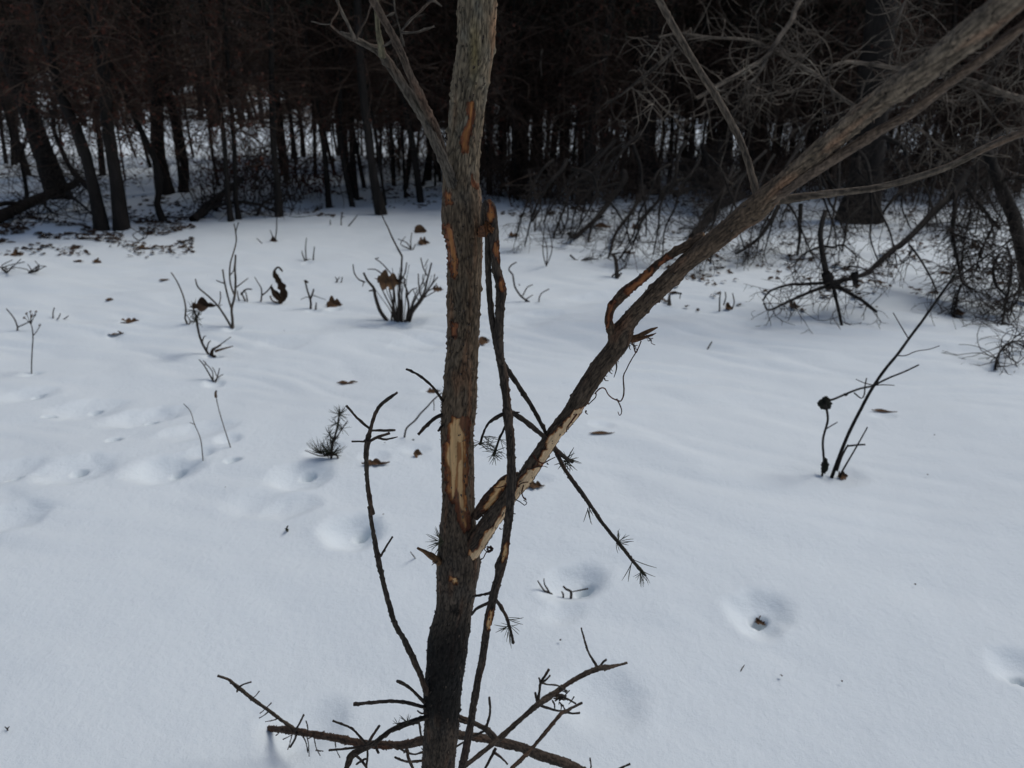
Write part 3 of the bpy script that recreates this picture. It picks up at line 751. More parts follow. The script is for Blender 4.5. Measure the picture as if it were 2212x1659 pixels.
# the torn strip beside the limb
px = [(*Z4(130, 1215), 1.135, 18), (*Z4(185, 1140), 1.13, 22), (*Z4(255, 1050), 1.125, 26), (*Z4(320, 980), 1.12, 25), (*Z4(390, 890), 1.12, 20), (*Z4(450, 850), 1.12, 15), (*Z4(520, 830), 1.12, 10)]
b_('torn_strip', px, tint=(.085, .055, .04), sides=32, ds=.0026, plates=.0010, lump=.08, flat=.5,
   wounds=[(pl(Z4, [(185, 1170), (230, 1060), (290, 980), (360, 880), (420, 840), (440, 860), (430, 920), (350, 975), (310, 1070), (260, 1150)]), 3.5, 'cream', .0008)])

# ---------------------------------------------------------------- snapped branch hanging at the right of the trunk
hb = [(*Z2(555, 560), 1.135, 20), (*Z2(562, 480), 1.115, 17), (*Z2(562, 380), 1.10, 17), (*Z2(575, 310), 1.09, 18), (*Z2(600, 330), 1.085, 22), (*Z2(622, 420), 1.08, 22), (*Z2(635, 520), 1.08, 19), (*Z2(642, 620), 1.075, 19),
      (*Z2(648, 780), 1.075, 17), (*Z2(665, 900), 1.075, 17), (*Z2(690, 1010), 1.07, 20), (*Z2(700, 1070), 1.07, 22), (*Z2(692, 1180), 1.07, 19), (*Z2(684, 1350), 1.07, 18), (*Z2(680, 1500), 1.065, 19), (*Z2(690, 1640), 1.065, 17)]
h2 = line(R5, [(1048, 750, 54), (1068, 900, 50), (1076, 990, 55), (1080, 1030, 58), (1085, 1080, 50), (1096, 1200, 52), (1101, 1400, 52), (1098, 1520, 52), (1090, 1650, 50)], 1.06, 1.03)
h3 = line(R8, [(688, 130, 50), (672, 270, 50), (650, 350, 62), (635, 430, 46), (610, 520, 50), (560, 750, 44), (530, 950, 42), (490, 1150, 42), (450, 1400, 44), (400, 1659, 46), (380, 1760, 46)], 1.03, 1.0)
hb += [(u, v, D, w_ / 2.572 * .8641) for u, v, D, w_ in h2 + h3]
b_('hanging_branch', hb, tint=(.066, .053, .045), sides=40, ds=.0026, plates=.0013, lump=.09,
   wounds=[(pl(Z2, [(590, 270), (615, 290), (640, 380), (645, 430), (620, 480), (590, 470), (582, 400), (600, 340)]), 6, 'mixed', .0012),
           (pl(Z2, [(640, 620), (668, 640), (680, 830), (660, 800), (635, 700)]), 5, 'mixed', .0008),
           (pl(Z2, [(690, 950), (720, 1010), (745, 1050), (700, 1060), (680, 1000)]), 6, 'mixed', .0010),
           (pl(R8, [(690, 200), (690, 290), (660, 340), (645, 330), (670, 240)]), 2.6, 'cream', .0006),
           (pl(R8, [(580, 640), (600, 640), (590, 720), (565, 780), (552, 760)]), 2.6, 'cream', .0006)])
b_('hanging_stem', [(*Z2(592, 540), 1.085, 15), (*Z2(588, 650), 1.08, 12), (*Z2(588, 800), 1.08, 12), (*Z2(592, 950), 1.08, 12), (*Z2(602, 1100), 1.08, 12), (*Z2(622, 1300), 1.075, 13), (*Z2(648, 1440), 1.07, 15), (*Z2(668, 1540), 1.067, 15)], tint=(.058, .047, .04), sides=28, ds=.003, plates=.0012)
# frayed fibres at the break
for k in range(9):
    a = (560 + random.uniform(-10, 60), 500 + random.uniform(-40, 60)); 
    curve_strip('wood_fibre', Z2, [a, (a[0] + random.uniform(-12, 25), a[1] + random.uniform(15, 35)), (a[0] + random.uniform(-10, 40), a[1] + random.uniform(50, 90))], 1.07, 4, 1.5, pine, (.20, .085, .035))
kp = [(*Z2(530, 570), 1.13, 14), (*Z2(560, 545), 1.10, 20), (*Z2(600, 530), 1.08, 18), (*Z2(640, 535), 1.075, 10)]
b_('torn_knot', kp, tint=(.17, .075, .035), sides=20, ds=.002, plates=.002, lump=.25)

def c_(name, fn, pts, D0, D1, tint=DK, sc_=2.572, parent=None, sides=12, **k):
    L = line(fn, pts, D0, D1); return b_(name, [(u, v, D, w_ / sc_ * .8641) for u, v, D, w_ in L], parent, tint=tint, sides=sides, plates=.0019, lump=.2, **k)
HT = (.045, .036, .031)
c_('hanging_twig', R5, [(1052, 680, 26), (1085, 745, 34), (1150, 840, 30), (1240, 980, 28), (1330, 1150, 28), (1385, 1250, 34), (1450, 1380, 26), (1550, 1520, 24), (1650, 1659, 22)], 1.075, 1.17, HT)
c_('hanging_twig', R8, [(1240, 0, 22), (1330, 120, 20), (1410, 220, 24), (1500, 330, 19), (1545, 380, 22), (1578, 420, 16)], 1.17, 1.20, HT)
c_('hanging_twig', R5, [(1095, 1005, 30), (1140, 1025, 34), (1220, 1085, 30), (1310, 1160, 28), (1380, 1235, 26), (1440, 1290, 24), (1495, 1325, 18)], 1.06, 1.16, HT)
c_('hanging_twig', R5, [(1060, 1015, 26), (1020, 1030, 24), (970, 1060, 16), (935, 1110, 14), (912, 1170, 14), (900, 1215, 16)], 1.05, 1.04, HT)
c_('hanging_twig', R5, [(1085, 1060, 16), (1045, 1130, 12), (1010, 1215, 13), (985, 1285, 18)], 1.06, 1.05, HT)
c_('hanging_twig', R5, [(1075, 1015, 24), (1120, 1010, 20), (1155, 1005, 8)], 1.05, 1.05, HT)
c_('hanging_twig', R8, [(600, 525, 18), (540, 542, 16), (470, 555, 15)], 1.05, 1.10, HT)
c_('hanging_twig', R8, [(590, 585, 20), (540, 610, 17), (490, 635, 16), (460, 672, 14)], 1.05, 1.10, HT)
c_('hanging_twig', R8, [(610, 565, 16), (645, 620, 20), (685, 690, 20), (708, 770, 18), (722, 830, 20), (728, 852, 22)], 1.04, 1.06, HT)
# ---------------------------------------------------------------- side shoots of the trunk
SH = (.072, .060, .052)
c_('shoot', R7, [(1712, 1175, 40), (1700, 1130, 38), (1640, 980, 34), (1570, 840, 32), (1500, 700, 32), (1440, 480, 28), (1400, 300, 30), (1360, 80, 24), (1345, -20, 24)], 1.12, 1.09, SH, sides=20)
c_('shoot', R5, [(208, 1659, 26), (180, 1500, 25), (170, 1350, 26), (175, 1200, 32), (200, 1100, 24), (240, 990, 22), (300, 925, 20), (368, 878, 14)], 1.09, 1.06, SH, sides=20)
c_('twig', R5, [(205, 1125, 14), (120, 1052, 14), (40, 962, 12)], 1.07, 1.07, SH)
c_('twig', R5, [(200, 1122, 14), (280, 1122, 11), (356, 1120, 12)], 1.07, 1.07, SH)
c_('twig', R5, [(180, 1195, 14), (130, 1192, 11), (75, 1192, 10)], 1.07, 1.07, SH)
c_('twig', R5, [(185, 1195, 16), (240, 1165, 16), (320, 1140, 13)], 1.07, 1.06, SH)
c_('twig', R5, [(240, 1168, 13), (300, 1178, 11), (370, 1162, 9)], 1.065, 1.065, SH)
c_('twig', R5, [(168, 1200, 16), (158, 1182, 12)], 1.07, 1.07, SH)
c_('twig', R7, [(1418, 298, 14), (1455, 235, 11), (1495, 172, 12)], 1.09, 1.09, SH)
c_('twig', R7, [(1508, 715, 16), (1485, 718, 12)], 1.09, 1.09, SH)
c_('twig', R5, [(668, 945, 18), (625, 880, 15), (575, 820, 14), (500, 762, 14), (425, 727, 12)], 1.14, 1.10, HT)
c_('twig', R5, [(668, 1018, 22), (615, 1040, 19), (560, 1085, 17), (503, 1148, 16)], 1.14, 1.10, HT)
c_('twig', R5, [(665, 1085, 14), (648, 1100, 13), (632, 1124, 14)], 1.14, 1.12, HT)
b_('broken_stub', [(*R8(255, 335), 1.13, 16), (*R8(200, 295), 1.12, 13), (*R8(160, 270), 1.115, 9), (*R8(112, 245), 1.11, 5)], tint=(.20, .115, .06), sides=14, plates=.0014, lump=.25)
curve_strip('bark_ribbon', R8, [(240, 335), (215, 345), (205, 355)], 1.115, 4, 1.5, pine, DK)
# upper left pair of branches
UG = (.125, .112, .10); UB = (.095, .074, .062)
c_('upper_branch', R2, [(735, 1190, 70), (690, 1090, 62), (650, 1000, 56), (560, 815, 50), (450, 620, 50), (330, 430, 54), (270, 350, 46), (190, 300, 36), (100, 255, 34), (0, 208, 18)], 1.13, 1.00, UG, sides=32)
c_('upper_branch', R2, [(670, 1000, 44), (600, 800, 52), (520, 640, 46), (450, 480, 44), (390, 330, 44), (320, 200, 44), (250, 70, 44), (200, -20, 44), (120, -180, 40)], 1.12, .90, UB, sides=32)
c_('upper_branch', R2, [(275, 370, 34), (262, 290, 38), (245, 200, 30), (238, 100, 28), (232, -30, 26)], 1.03, 1.0, (.15, .14, .10), sides=20)
c_('upper_twig', R2, [(105, 262, 28), (75, 210, 20), (40, 130, 18), (0, 55, 16), (-25, -20, 16)], 1.01, .99, UG)
c_('upper_twig', R2, [(100, 255, 14), (130, 190, 12), (165, 130, 10), (205, 20, 9)], 1.01, .99, UB)
c_('upper_twig', R2, [(275, 300, 14), (300, 285, 12), (332, 262, 9)], 1.02, 1.02, UG)
c_('upper_twig', R2, [(410, 300, 10), (398, 235, 12), (385, 180, 9), (365, 110, 9), (350, 40, 9), (345, -30, 9)], 1.02, 1.0, UG)
c_('upper_twig', R2, [(398, 200, 9), (450, 130, 11), (520, 70, 11), (590, 5, 14), (655, 40, 7)], 1.01, 1.0, UG)
c_('upper_twig', R2, [(395, 210, 12), (450, 212, 11), (520, 200, 12), (605, 168, 8)], 1.01, 1.0, UG)
c_('upper_twig', R2, [(355, 80, 7), (310, 100, 8), (280, 120, 6)], 1.01, 1.0, UG)
c_('upper_twig', ZC, [(370, 620, 26), (200, 520, 20), (75, 420, 16), (45, 350, 18), (175, 140, 22), (120, -20, 20)], 1.0, .99, UG, sc_=6.144)
c_('upper_twig', ZC, [(45, 370, 14), (-60, 375, 14), (-260, 330, 10)], .99, .99, UG, sc_=6.144)

# ---------------------------------------------------------------- bottom whorl
RB = (.098, .062, .044); W = (.070, .057, .048)
ga = GP(*R7(672, 1408))
c_('low_branch', R7, [(1710, 1478, 46), (1550, 1510, 44), (1330, 1505, 46), (1150, 1470, 44), (1000, 1445, 42), (850, 1418, 42), (760, 1408, 36), (672, 1408, 32)], 1.16, ga[1] + .025, RB, sides=24)
c_('low_branch', R7, [(860, 1410, 22), (780, 1350, 20), (700, 1290, 20), (590, 1210, 20), (500, 1140, 22), (440, 1090, 18), (370, 1065, 14)], 1.42, 1.40, W)
c_('low_twig', R7, [(505, 1138, 12), (540, 1120, 9), (586, 1106, 9)], 1.40, 1.40, W)
c_('low_twig', R7, [(500, 1140, 12), (495, 1172, 9)], 1.40, 1.39, W)
c_('low_branch', R7, [(1700, 1235, 20), (1620, 1155, 18), (1570, 1120, 20), (1525, 1100, 20)], 1.13, 1.10, W)
c_('low_branch', R7, [(1705, 1268, 22), (1550, 1232, 20), (1400, 1234, 20), (1245, 1249, 22)], 1.13, 1.08, W)
c_('low_branch', R7, [(1730, 1325, 34), (1600, 1370, 34), (1480, 1420, 30), (1370, 1505, 26), (1240, 1572, 36), (1215, 1620, 34), (1190, 1680, 34)], 1.13, 1.02, W, sides=20)
c_('low_twig', R7, [(1325, 1500, 16), (1230, 1405, 14), (1110, 1355, 13)], 1.10, 1.10, W)
c_('low_twig', R7, [(1338, 1498, 16), (1370, 1445, 14), (1410, 1386, 13)], 1.10, 1.08, W)
c_('low_twig', R7, [(1330, 1515, 15), (1220, 1532, 13), (1085, 1546, 13)], 1.10, 1.08, W)
c_('low_twig', R7, [(1332, 1520, 12), (1335, 1590, 12), (1325, 1655, 12)], 1.10, 1.08, W)
c_('low_twig', R7, [(1385, 1505, 16), (1395, 1540, 14), (1405, 1562, 14)], 1.12, 1.10, W)
c_('low_twig', R7, [(870, 1420, 16), (900, 1365, 12), (924, 1318, 12)], 1.38, 1.36, W)
c_('low_twig', R7, [(880, 1430, 16), (865, 1480, 12), (835, 1525, 12)], 1.38, 1.38, W)
for q in ([(940, 1440), (955, 1510), (958, 1585)], [(990, 1460), (1005, 1530), (1030, 1580)], [(920, 1455), (940, 1500), (950, 1560)], [(1125, 1490), (1135, 1545), (1158, 1592)], [(940, 1355), (950, 1400), (945, 1430)],
          [(1000, 1545), (1050, 1550)], [(790, 1475), (850, 1445)], [(820, 1540), (850, 1440)], [(640, 1165), (580, 1225)], [(715, 1240), (642, 1308)], [(695, 1300), (638, 1338)], [(750, 1345), (676, 1362)], [(745, 1450), (770, 1425)],
          [(950, 1470), (1060, 1420)], [(960, 1430), (1010, 1425)]):
    q = [q[0]] + ([((q[0][0] + q[1][0]) / 2 + 3, (q[0][1] + q[1][1]) / 2)] if len(q) == 2 else []) + q[1:]
    c_('dead_twiglet', R7, [(a, b, 8 - i * 1.5) for i, (a, b) in enumerate(q)], 1.37, 1.37, W, sides=6)
c_('low_branch', R7, [(1660, 1350, 9), (1672, 1400, 12), (1680, 1460, 10)], 1.1, 1.1, W)
c_('low_twig', R7, [(1720, 1310, 10), (1680, 1308, 10), (1655, 1290, 8)], 1.1, 1.1, W)
c_('low_twig', R7, [(1650, 1475, 12), (1600, 1520, 13), (1570, 1560, 10)], 1.1, 1.06, W)
c_('low_twig', R7, [(1530, 1525, 10), (1570, 1550, 13), (1630, 1570, 12), (1690, 1555, 12)], 1.09, 1.08, W)
c_('low_twig', R7, [(1590, 1545, 18), (1600, 1600, 16), (1630, 1670, 16)], 1.08, 1.04, W)
c_('low_twig', R7, [(1510, 1590, 12), (1590, 1618, 14), (1700, 1608, 14)], 1.06, 1.1, W)
c_('low_twig', R7, [(1250, 1570, 16), (1290, 1605, 14), (1330, 1659, 12)], 1.03, 1.0, W)
c_('low_twig', R7, [(1262, 1635, 9), (1310, 1605, 12), (1330, 1600, 9)], 1.03, 1.0, W)
# right side of the whorl
c_('low_branch', R8, [(330, 1440, 50), (420, 1452, 48), (500, 1462, 48), (580, 1478, 46), (660, 1500, 56), (760, 1520, 54), (860, 1562, 56), (1000, 1605, 60), (1100, 1645, 64), (1220, 1710, 64)], 1.17, 1.30, (.085, .065, .054), sides=28)
c_('low_branch', R8, [(350, 1315, 24), (400, 1335, 26), (500, 1380, 30), (560, 1415, 34), (610, 1470, 36)], 1.15, 1.18, W, sides=20)
c_('low_branch', R8, [(350, 1345, 18), (420, 1365, 20), (500, 1385, 18), (560, 1420, 16)], 1.16, 1.185, W)
c_('low_branch', R8, [(410, 1650, 28), (500, 1580, 28), (590, 1510, 30), (640, 1468, 32), (760, 1360, 28), (880, 1255, 30), (940, 1215, 36), (1000, 1170, 28), (1130, 1085, 26), (1270, 1020, 28), (1330, 1012, 30), (1400, 998, 18), (1458, 984, 14)], 1.10, 1.36, W, sides=20)
c_('low_twig', R8, [(553, 1400, 22), (572, 1340, 14), (580, 1270, 14), (573, 1205, 14)], 1.17, 1.14, W)
c_('low_twig', R8, [(580, 1405, 14), (520, 1430, 14), (450, 1470, 14), (365, 1518, 12)], 1.18, 1.14, W)
c_('low_twig', R8, [(615, 1530, 24), (585, 1590, 18), (545, 1665, 18)], 1.19, 1.16, W)
c_('low_twig', R8, [(610, 1562, 14), (650, 1590, 11), (693, 1635, 10)], 1.18, 1.17, W)
c_('low_branch', R8, [(715, 1665, 22), (800, 1585, 22), (850, 1530, 22), (950, 1410, 22), (1030, 1315, 22), (1075, 1290, 24), (1110, 1270, 16), (1168, 1240, 14)], 1.12, 1.30, W, sides=16)
c_('low_twig', R8, [(1060, 1300, 14), (1110, 1308, 13), (1157, 1303, 14)], 1.28, 1.28, W)
c_('low_twig', R8, [(895, 1255, 14), (960, 1275, 14), (1010, 1290, 12), (1050, 1290, 12)], 1.24, 1.28, W)
c_('low_twig', R8, [(885, 1240, 18), (895, 1170, 14), (905, 1110, 18), (930, 1070, 16), (957, 1025, 14)], 1.24, 1.22, W)
c_('low_twig', R8, [(885, 1240, 14), (875, 1205, 12), (870, 1175, 12)], 1.24, 1.23, W)
c_('low_twig', R8, [(905, 1110, 12), (940, 1090, 12), (965, 1065, 10)], 1.23, 1.22, W)
c_('low_twig', R8, [(905, 1108, 12), (950, 1122, 12), (1010, 1128, 11), (1075, 1165, 9)], 1.23, 1.25, W)
c_('low_twig', R8, [(900, 1100, 12), (893, 1080, 10)], 1.23, 1.22, W)
for k in range(17):
    a, b = 1010 + random.gauss(0, 38), 1195 + random.gauss(0, 32); an = random.uniform(-.9, .9) + (1.57 if random.random() < .35 else 0); l = random.uniform(30, 75)
    c_('dead_twiglet', R8, [(a, b, 9), (a + math.cos(an) * l * .5 + 4, b + math.sin(an) * l * .5 - 4, 9), (a + math.cos(an) * l, b + math.sin(an) * l, 7)], 1.26 + random.gauss(0, .012), 1.27, W, sides=6)
c_('low_twig', R8, [(985, 1190, 16), (1030, 1200, 12), (1075, 1215, 10), (1130, 1245, 8)], 1.26, 1.28, W)
c_('low_twig', R8, [(1268, 1030, 26), (1262, 1000, 16), (1215, 920, 12), (1190, 850, 11), (1165, 758, 9)], 1.33, 1.30, W)
c_('low_twig', R8, [(1280, 1015, 16), (1300, 985, 13), (1325, 962, 13)], 1.33, 1.32, W)
c_('low_twig', R8, [(1295, 1020, 26), (1335, 1005, 22)], 1.33, 1.33, W)
c_('low_twig', R8, [(1225, 1680, 12), (1228, 1640, 9), (1222, 1595, 9)], 1.32, 1.30, W)
c_('low_twig', R8, [(1400, 1670, 12), (1440, 1650, 12), (1480, 1632, 12)], 1.34, 1.34, W)

# needle tufts
def needles(fn, x, y, D, angs, L, sc_=2.572, wd=5.0, name='needle_tuft', parent=None, jit=5):
    P, Rr = [], []
    for a in angs:
        x0, y0 = x + random.gauss(0, jit), y + random.gauss(0, jit); l = L * random.uniform(.75, 1.12); c = random.uniform(-.18, .18); dz = random.uniform(-.02, .02)
        row = []
        for k in range(5):
            t = k / 4; aa = R(a) + c * t
            row.append(P3(*fn(x0 + math.cos(aa) * l * t, y0 - math.sin(aa) * l * t), D + dz * t))
        P.append(row); r = wd / sc_ * .8641 / 2 / F * D
        Rr.append([r * .8, r, r, r * .9, r * .35])
    V, Fq = batch(np.array(P), np.array(Rr), 4)
    return link(name, mesh(name, V - BASE, Fq, mat=M_needle), parent or pine)
needles(R8, 275, 205, 1.10, [118, 135, 160, 172, 185, 196, 205, 215, 228, 250, 125, 150], 110)
needles(R5, 905, 1200, 1.035, [165, 178, 210, 225, 350, 340, 20, 0, 320, 200, 310, 335], 75, wd=5)
needles(R5, 920, 1160, 1.035, [0, -15, -30, -45, 5], 80, wd=5)
needles(R5, 1000, 1250, 1.045, [170, 160, 150, 185, 20, -10, -35, 135, 10], 80, wd=5)
needles(R5, 990, 1280, 1.045, [240, 265, 290, 310, 330, 345, 225, 10], 70, wd=5)
needles(R5, 1030, 1180, 1.05, [-30, -50, 0, -70, 160, 175], 75, wd=5)
needles(R5, 1455, 1310, 1.16, [0, 15, -10, 30, -60, -85, -110, -40, 200, 60, 235], 90, wd=7)
needles(R5, 1440, 1340, 1.16, [-20, -50, -70, 20, 130], 70, wd=7)
needles(R5, 1600, 1610, 1.17, [265, 295, 285], 70, wd=5)
needles(R8, 1210, -10, 1.17, [250, 290, 280], 100, wd=6)
needles(R8, 1405, 205, 1.18, [20, 8, 40, 95, 75, -75], 90, wd=7)
needles(R8, 1495, 325, 1.19, [245, 255, 250, -25, -40], 150, wd=6)
needles(R8, 1545, 385, 1.19, [265, 280, -75, -85, -60], 110, wd=6)
needles(R8, 700, 700, 1.05, [0, -12, -25, 4], 95, wd=6)
needles(R8, 690, 745, 1.05, [178, 190, 212, 225, 205], 80, wd=6)
needles(R8, 698, 790, 1.05, [-88, -80, -95], 85, wd=6)
needles(R7, 1590, 1370, 1.09, [60, 90, 120, 150, 100, 75, 135], 62, wd=5)
needles(R7, 1530, 1380, 1.08, [80, 110, 145, 170], 50, wd=5)

# small flakes of bark standing off the outline of trunk and limbs
def flakes(rows, n, seed, size=.0045):
    global rng
    rng = np.random.default_rng(seed)
    S = spline(rows, .004); C = S[:, :3]; T, Nn, B = frames(C); k = rng.integers(0, len(C), n); a = rng.uniform(0, 2 * math.pi, n)
    dr = np.cos(a)[:, None] * Nn[k] + np.sin(a)[:, None] * B[k]; tg = -np.sin(a)[:, None] * Nn[k] + np.cos(a)[:, None] * B[k]
    s = rng.uniform(.4, 1.2, (n, 1)) * size; p = C[k] + dr * (S[k, 3:4] * 1.0)
    up = T[k] * rng.choice([-1, 1], (n, 1)); out = dr * s * rng.uniform(.25, .9, (n, 1))
    th_ = tg * .0005
    V = np.stack([p - tg * s * .35, p + tg * s * .35, p + up * s + out + tg * s * .2, p + up * s + out - tg * s * .15, p + up * s * .3 - dr * .0008, ], 1)
    q = np.arange(n)[:, None] * 5 + np.array([0, 1, 2, 3]); q2 = np.arange(n)[:, None] * 5 + np.array([0, 3, 2, 4]); q3 = np.arange(n)[:, None] * 5 + np.array([1, 0, 4, 2])
    V = V.reshape(-1, 3)
    tc = np.repeat(rng.uniform(.6, 1.4, (n, 1)) * np.array([.085, .064, .050]), 5, 0)
    return tag(link('bark_flakes', mesh('bark_flakes', V - BASE, np.vstack([q, q2]), mat=M_bark, tint=tc, smooth=False), pine), kind='stuff')
flakes(rows_px([(a, b, TD, c) for a, b, c in tp])[3:], 1500, 5)
flakes(rows_px(lp), 700, 6, .0035)
flakes(rows_px(hb), 500, 8, .003)

# ================================================================== PLANTS, LEAVES, BOUGHS ON THE SNOW
def simple(name, pts3, rad, parent, base, m, sides=6, ds=.01, lump=.12):
    rows = np.concatenate([np.asarray(pts3), np.asarray(rad)[:, None]], 1)
    S = spline(rows, ds); C = S[:, :3]; T, Nn, B = frames(C)
    a = np.arange(sides) * 2 * math.pi / sides
    r = np.maximum(S[:, 3], .0005)[:, None] * (1 + lump * noise(C[:, :1] * 60, C[:, 1:2] * 60 + a[None] * .6, C[:, 2:3] * 60))
    V = C[:, None] + r[..., None] * (np.cos(a)[None, :, None] * Nn[:, None] + np.sin(a)[None, :, None] * B[:, None])
    return link(name, mesh(name, V.reshape(-1, 3) - base, grid_quads(len(C), sides), mat=m), parent)

def plant(name, label, cat, base_uv, stems, m=None, group=None, spread=.05, part='stem', D=None):
    """stems: (fn, [(x, y)...], w0, w1[, material, dD]) measured on a crop; D follows the plant's own foot"""
    b = GP(*base_uv)
    root = thing(name, label, cat, b, group)
    for k, st in enumerate(stems):
        fn, pts, w0, w1 = st[:4]; mm = st[4] if len(st) > 4 and st[4] is not None else (m or M_stem); dD = st[5] if len(st) > 5 else random.uniform(-spread, spread)
        n = len(pts); P, rr = [], []
        for i, (x, y) in enumerate(pts):
            t = i / (n - 1); p = P3(*fn(x, y), (D or b[1]) + dD * t); P.append(p)
            rr.append((w0 + (w1 - w0) * t) / 2 / F * depth(p))
        gz = float(H(P[0][0], P[0][1]))
        if P[0][2] < gz + .03: P.insert(0, P[0] - np.array([0, 0, .03])); rr.insert(0, rr[0])
        simple(part if k == 0 or (w0 > 3.2) else 'twig', P, rr, root, b, mm, ds=.012 * max(1, b[1] / 3))
    return root, b

def leaf_mesh(L, seed, lobed=True, curl=.35, narrow=.30):
    r = random.Random(seed); nu, nv = 25, 7; V = []
    for i in range(nu):
        t = i / (nu - 1)
        wd = math.sin(math.pi * min(1, t * 1.02) ** .8) * narrow
        if lobed: wd *= .36 + .78 * abs(math.sin(t * math.pi * (2.2 + (seed % 5) * .45) + seed)) ** .7
        if t < .12: wd = .012
        for j in range(nv):
            q = (j / (nv - 1) - .5) * 2
            x = (t - .5); y = q * wd + .02 * math.sin(t * 7 + seed)
            z = curl * (abs(q) ** 1.7) * wd * .7 + curl * .35 * (t - .5) ** 2 + .03 * math.sin(q * 4 + t * 9 + seed) * curl * 2
            V.append((x * L, y * L, z * L))
    V = np.array(V); idx = np.arange(nu * nv).reshape(nu, nv)
    q = np.stack([idx[:-1, :-1], idx[1:, :-1], idx[1:, 1:], idx[:-1, 1:]], -1).reshape(-1, 4)
    return V, q

def leaf(label, uv, wpx, yaw=0, tilt=(0, 0), lobed=True, curl=.5, seed=1, narrow=.32, m=None, lift=.006, parent=None, base=None, D=None, name='dead_leaf', group=None):
    p = GP(*uv) if D is None else P3(uv[0], uv[1], D)
    L = wpx / F * depth(p)
    V, q = leaf_mesh(L, seed, lobed, curl, narrow)
    o = link(name, mesh(name, V - (0 if parent is None else 0), q, mat=m or M_leaf))
    o.rotation_euler = (R(tilt[0]), R(tilt[1]), R(yaw))
    o.location = Vector(p) + Vector((0, 0, (lift * .3 + L * (.015 + .09 * abs(math.sin(R(tilt[0])))) if D is None else lift)))
    if parent is not None:
        o.location = o.location - Vector(base); o.parent = parent; return o
    return tag(o, label, 'leaf', group)

LEAVES = [  # label, (u,v), width, yaw, tilt, lobed, curl, narrow
 ('larger tan oak leaf of the two lying at the left, notched edge up', (280, 697), 42, 15, (8, 0), True, .5, .3),
 ('smaller tan pointed leaf lying just below the notched one', (250, 722), 34, 8, (5, 0), False, .4, .28),
 ('dark leaf humped up on the snow near the left edge below the log', (37, 553), 26, 20, (30, 0), True, .9, .4),
 ('small flat brown leaf to the right of the humped leaf', (170, 565), 24, 0, (0, 0), False, .3, .3),
 ('small crumpled dark leaf beside the flat brown one', (210, 568), 22, -10, (15, 10), True, .8, .4),
 ('pair-like narrow dark leaf right below the two left stems', (315, 538), 36, -8, (5, 0), True, .5, .2),
 ('slim dark leaf left of the stalk with the clinging leaf', (355, 606), 22, 12, (8, 0), False, .4, .22),
 ('tiny dark leaf half buried left of the tan leaves', (237, 649), 16, 20, (10, 0), False, .6, .4),
 ('dark three-pointed oak leaf standing up right of the small seedling', (722, 662), 38, 8, (55, 0), True, .6, .42),
 ('brown curled leaf behind the tall thin shoot at its middle', (812, 1004), 60, 5, (12, 0), True, .6, .16),
 ('upright brown wedge of a leaf between the thin shoot and the pine', (902, 984), 24, 30, (60, 20), False, .8, .42),
 ('blurred brown leaf in a hollow just left of the pine trunk', (936, 848), 30, 5, (15, 0), True, .6, .3),
 ('thin brown leaf lying left of the pine at mid height', (750, 829), 44, 8, (8, 0), True, .5, .15),
 ('brown leaf edge peeking out right behind the pine trunk', (1044, 742), 34, 40, (40, 0), False, .7, .35),
 ('tan leaf lying in the snow right below the scraped limb', (1157, 1053), 40, 5, (10, 0), True, .7, .3),
 ('long faint brown leaf half buried right of the limb', (1300, 937), 56, 2, (2, 0), False, .2, .11),
 ('narrow reddish leaf half buried right of the tall leaning stems', (1910, 890), 52, -12, (2, 0), False, .3, .12),
 ('small brown leaf at the lip of the round hole at lower right', (1645, 1347), 32, 5, (20, 0), True, .9, .35),
 ('dark leaf at the foot of the short stems right of the pine', (1110, 511), 26, 5, (15, 0), True, .7, .35),
 ('round dark leaf standing up just left of the pine, upper one', (908, 503), 30, 5, (60, 0), False, .7, .45),
 ('ragged dark leaf just below the round standing one', (915, 528), 28, 15, (35, 0), True, .9, .42),
 ('dark leaf at the base of a thin stem left of the grey shrub', (592, 522), 18, 0, (35, 0), True, .9, .45),
 ('reddish leaf lying under the middle drooping bough', (1302, 492), 42, -8, (20, 0), False, .5, .22),
 ('brown leaf right of the drooping bough tip', (1360, 548), 26, -5, (10, 0), True, .6, .3),
 ('dark leaf farther right at the foot of the litter', (1375, 495), 26, 12, (25, 0), True, .8, .4),
 ('flat curled leaf below the crooked stub right of centre', (1455, 580), 34, -5, (15, 0), True, .7, .2),
 ('straw brown leaf on a stalk below the forked limb', (1455, 634), 24, 0, (12, 0), False, .5, .22),
 ('brown leaf under the left arm of the star-shaped bough', (1572, 667), 24, 40, (50, 0), False, .9, .4),
 ('brown leaf below the star-shaped bough, left of its leg', (1715, 664), 26, 10, (30, 0), True, .8, .42),
 ('orange brown leaf lying between the star-shaped bough and the right tree', (2043, 592), 30, -8, (10, 0), False, .5, .25),
 ('reddish leaf caught low near the right tree', (2105, 538), 28, 5, (45, 0), True, .8, .45),
 ('narrow leaf on the snow below the right tree', (2165, 613), 26, -5, (10, 0), False, .4, .25),
 ('brown leaf at the foot of the small twig left of the right tree', (2070, 680), 34, 12, (20, 0), True, .7, .3),
]
for i, (lab, uv, wp, yaw, tilt, lb, cu, na) in enumerate(LEAVES):
    leaf(lab, uv, wp, yaw, tilt, lb, cu, seed=i + 3, narrow=na)

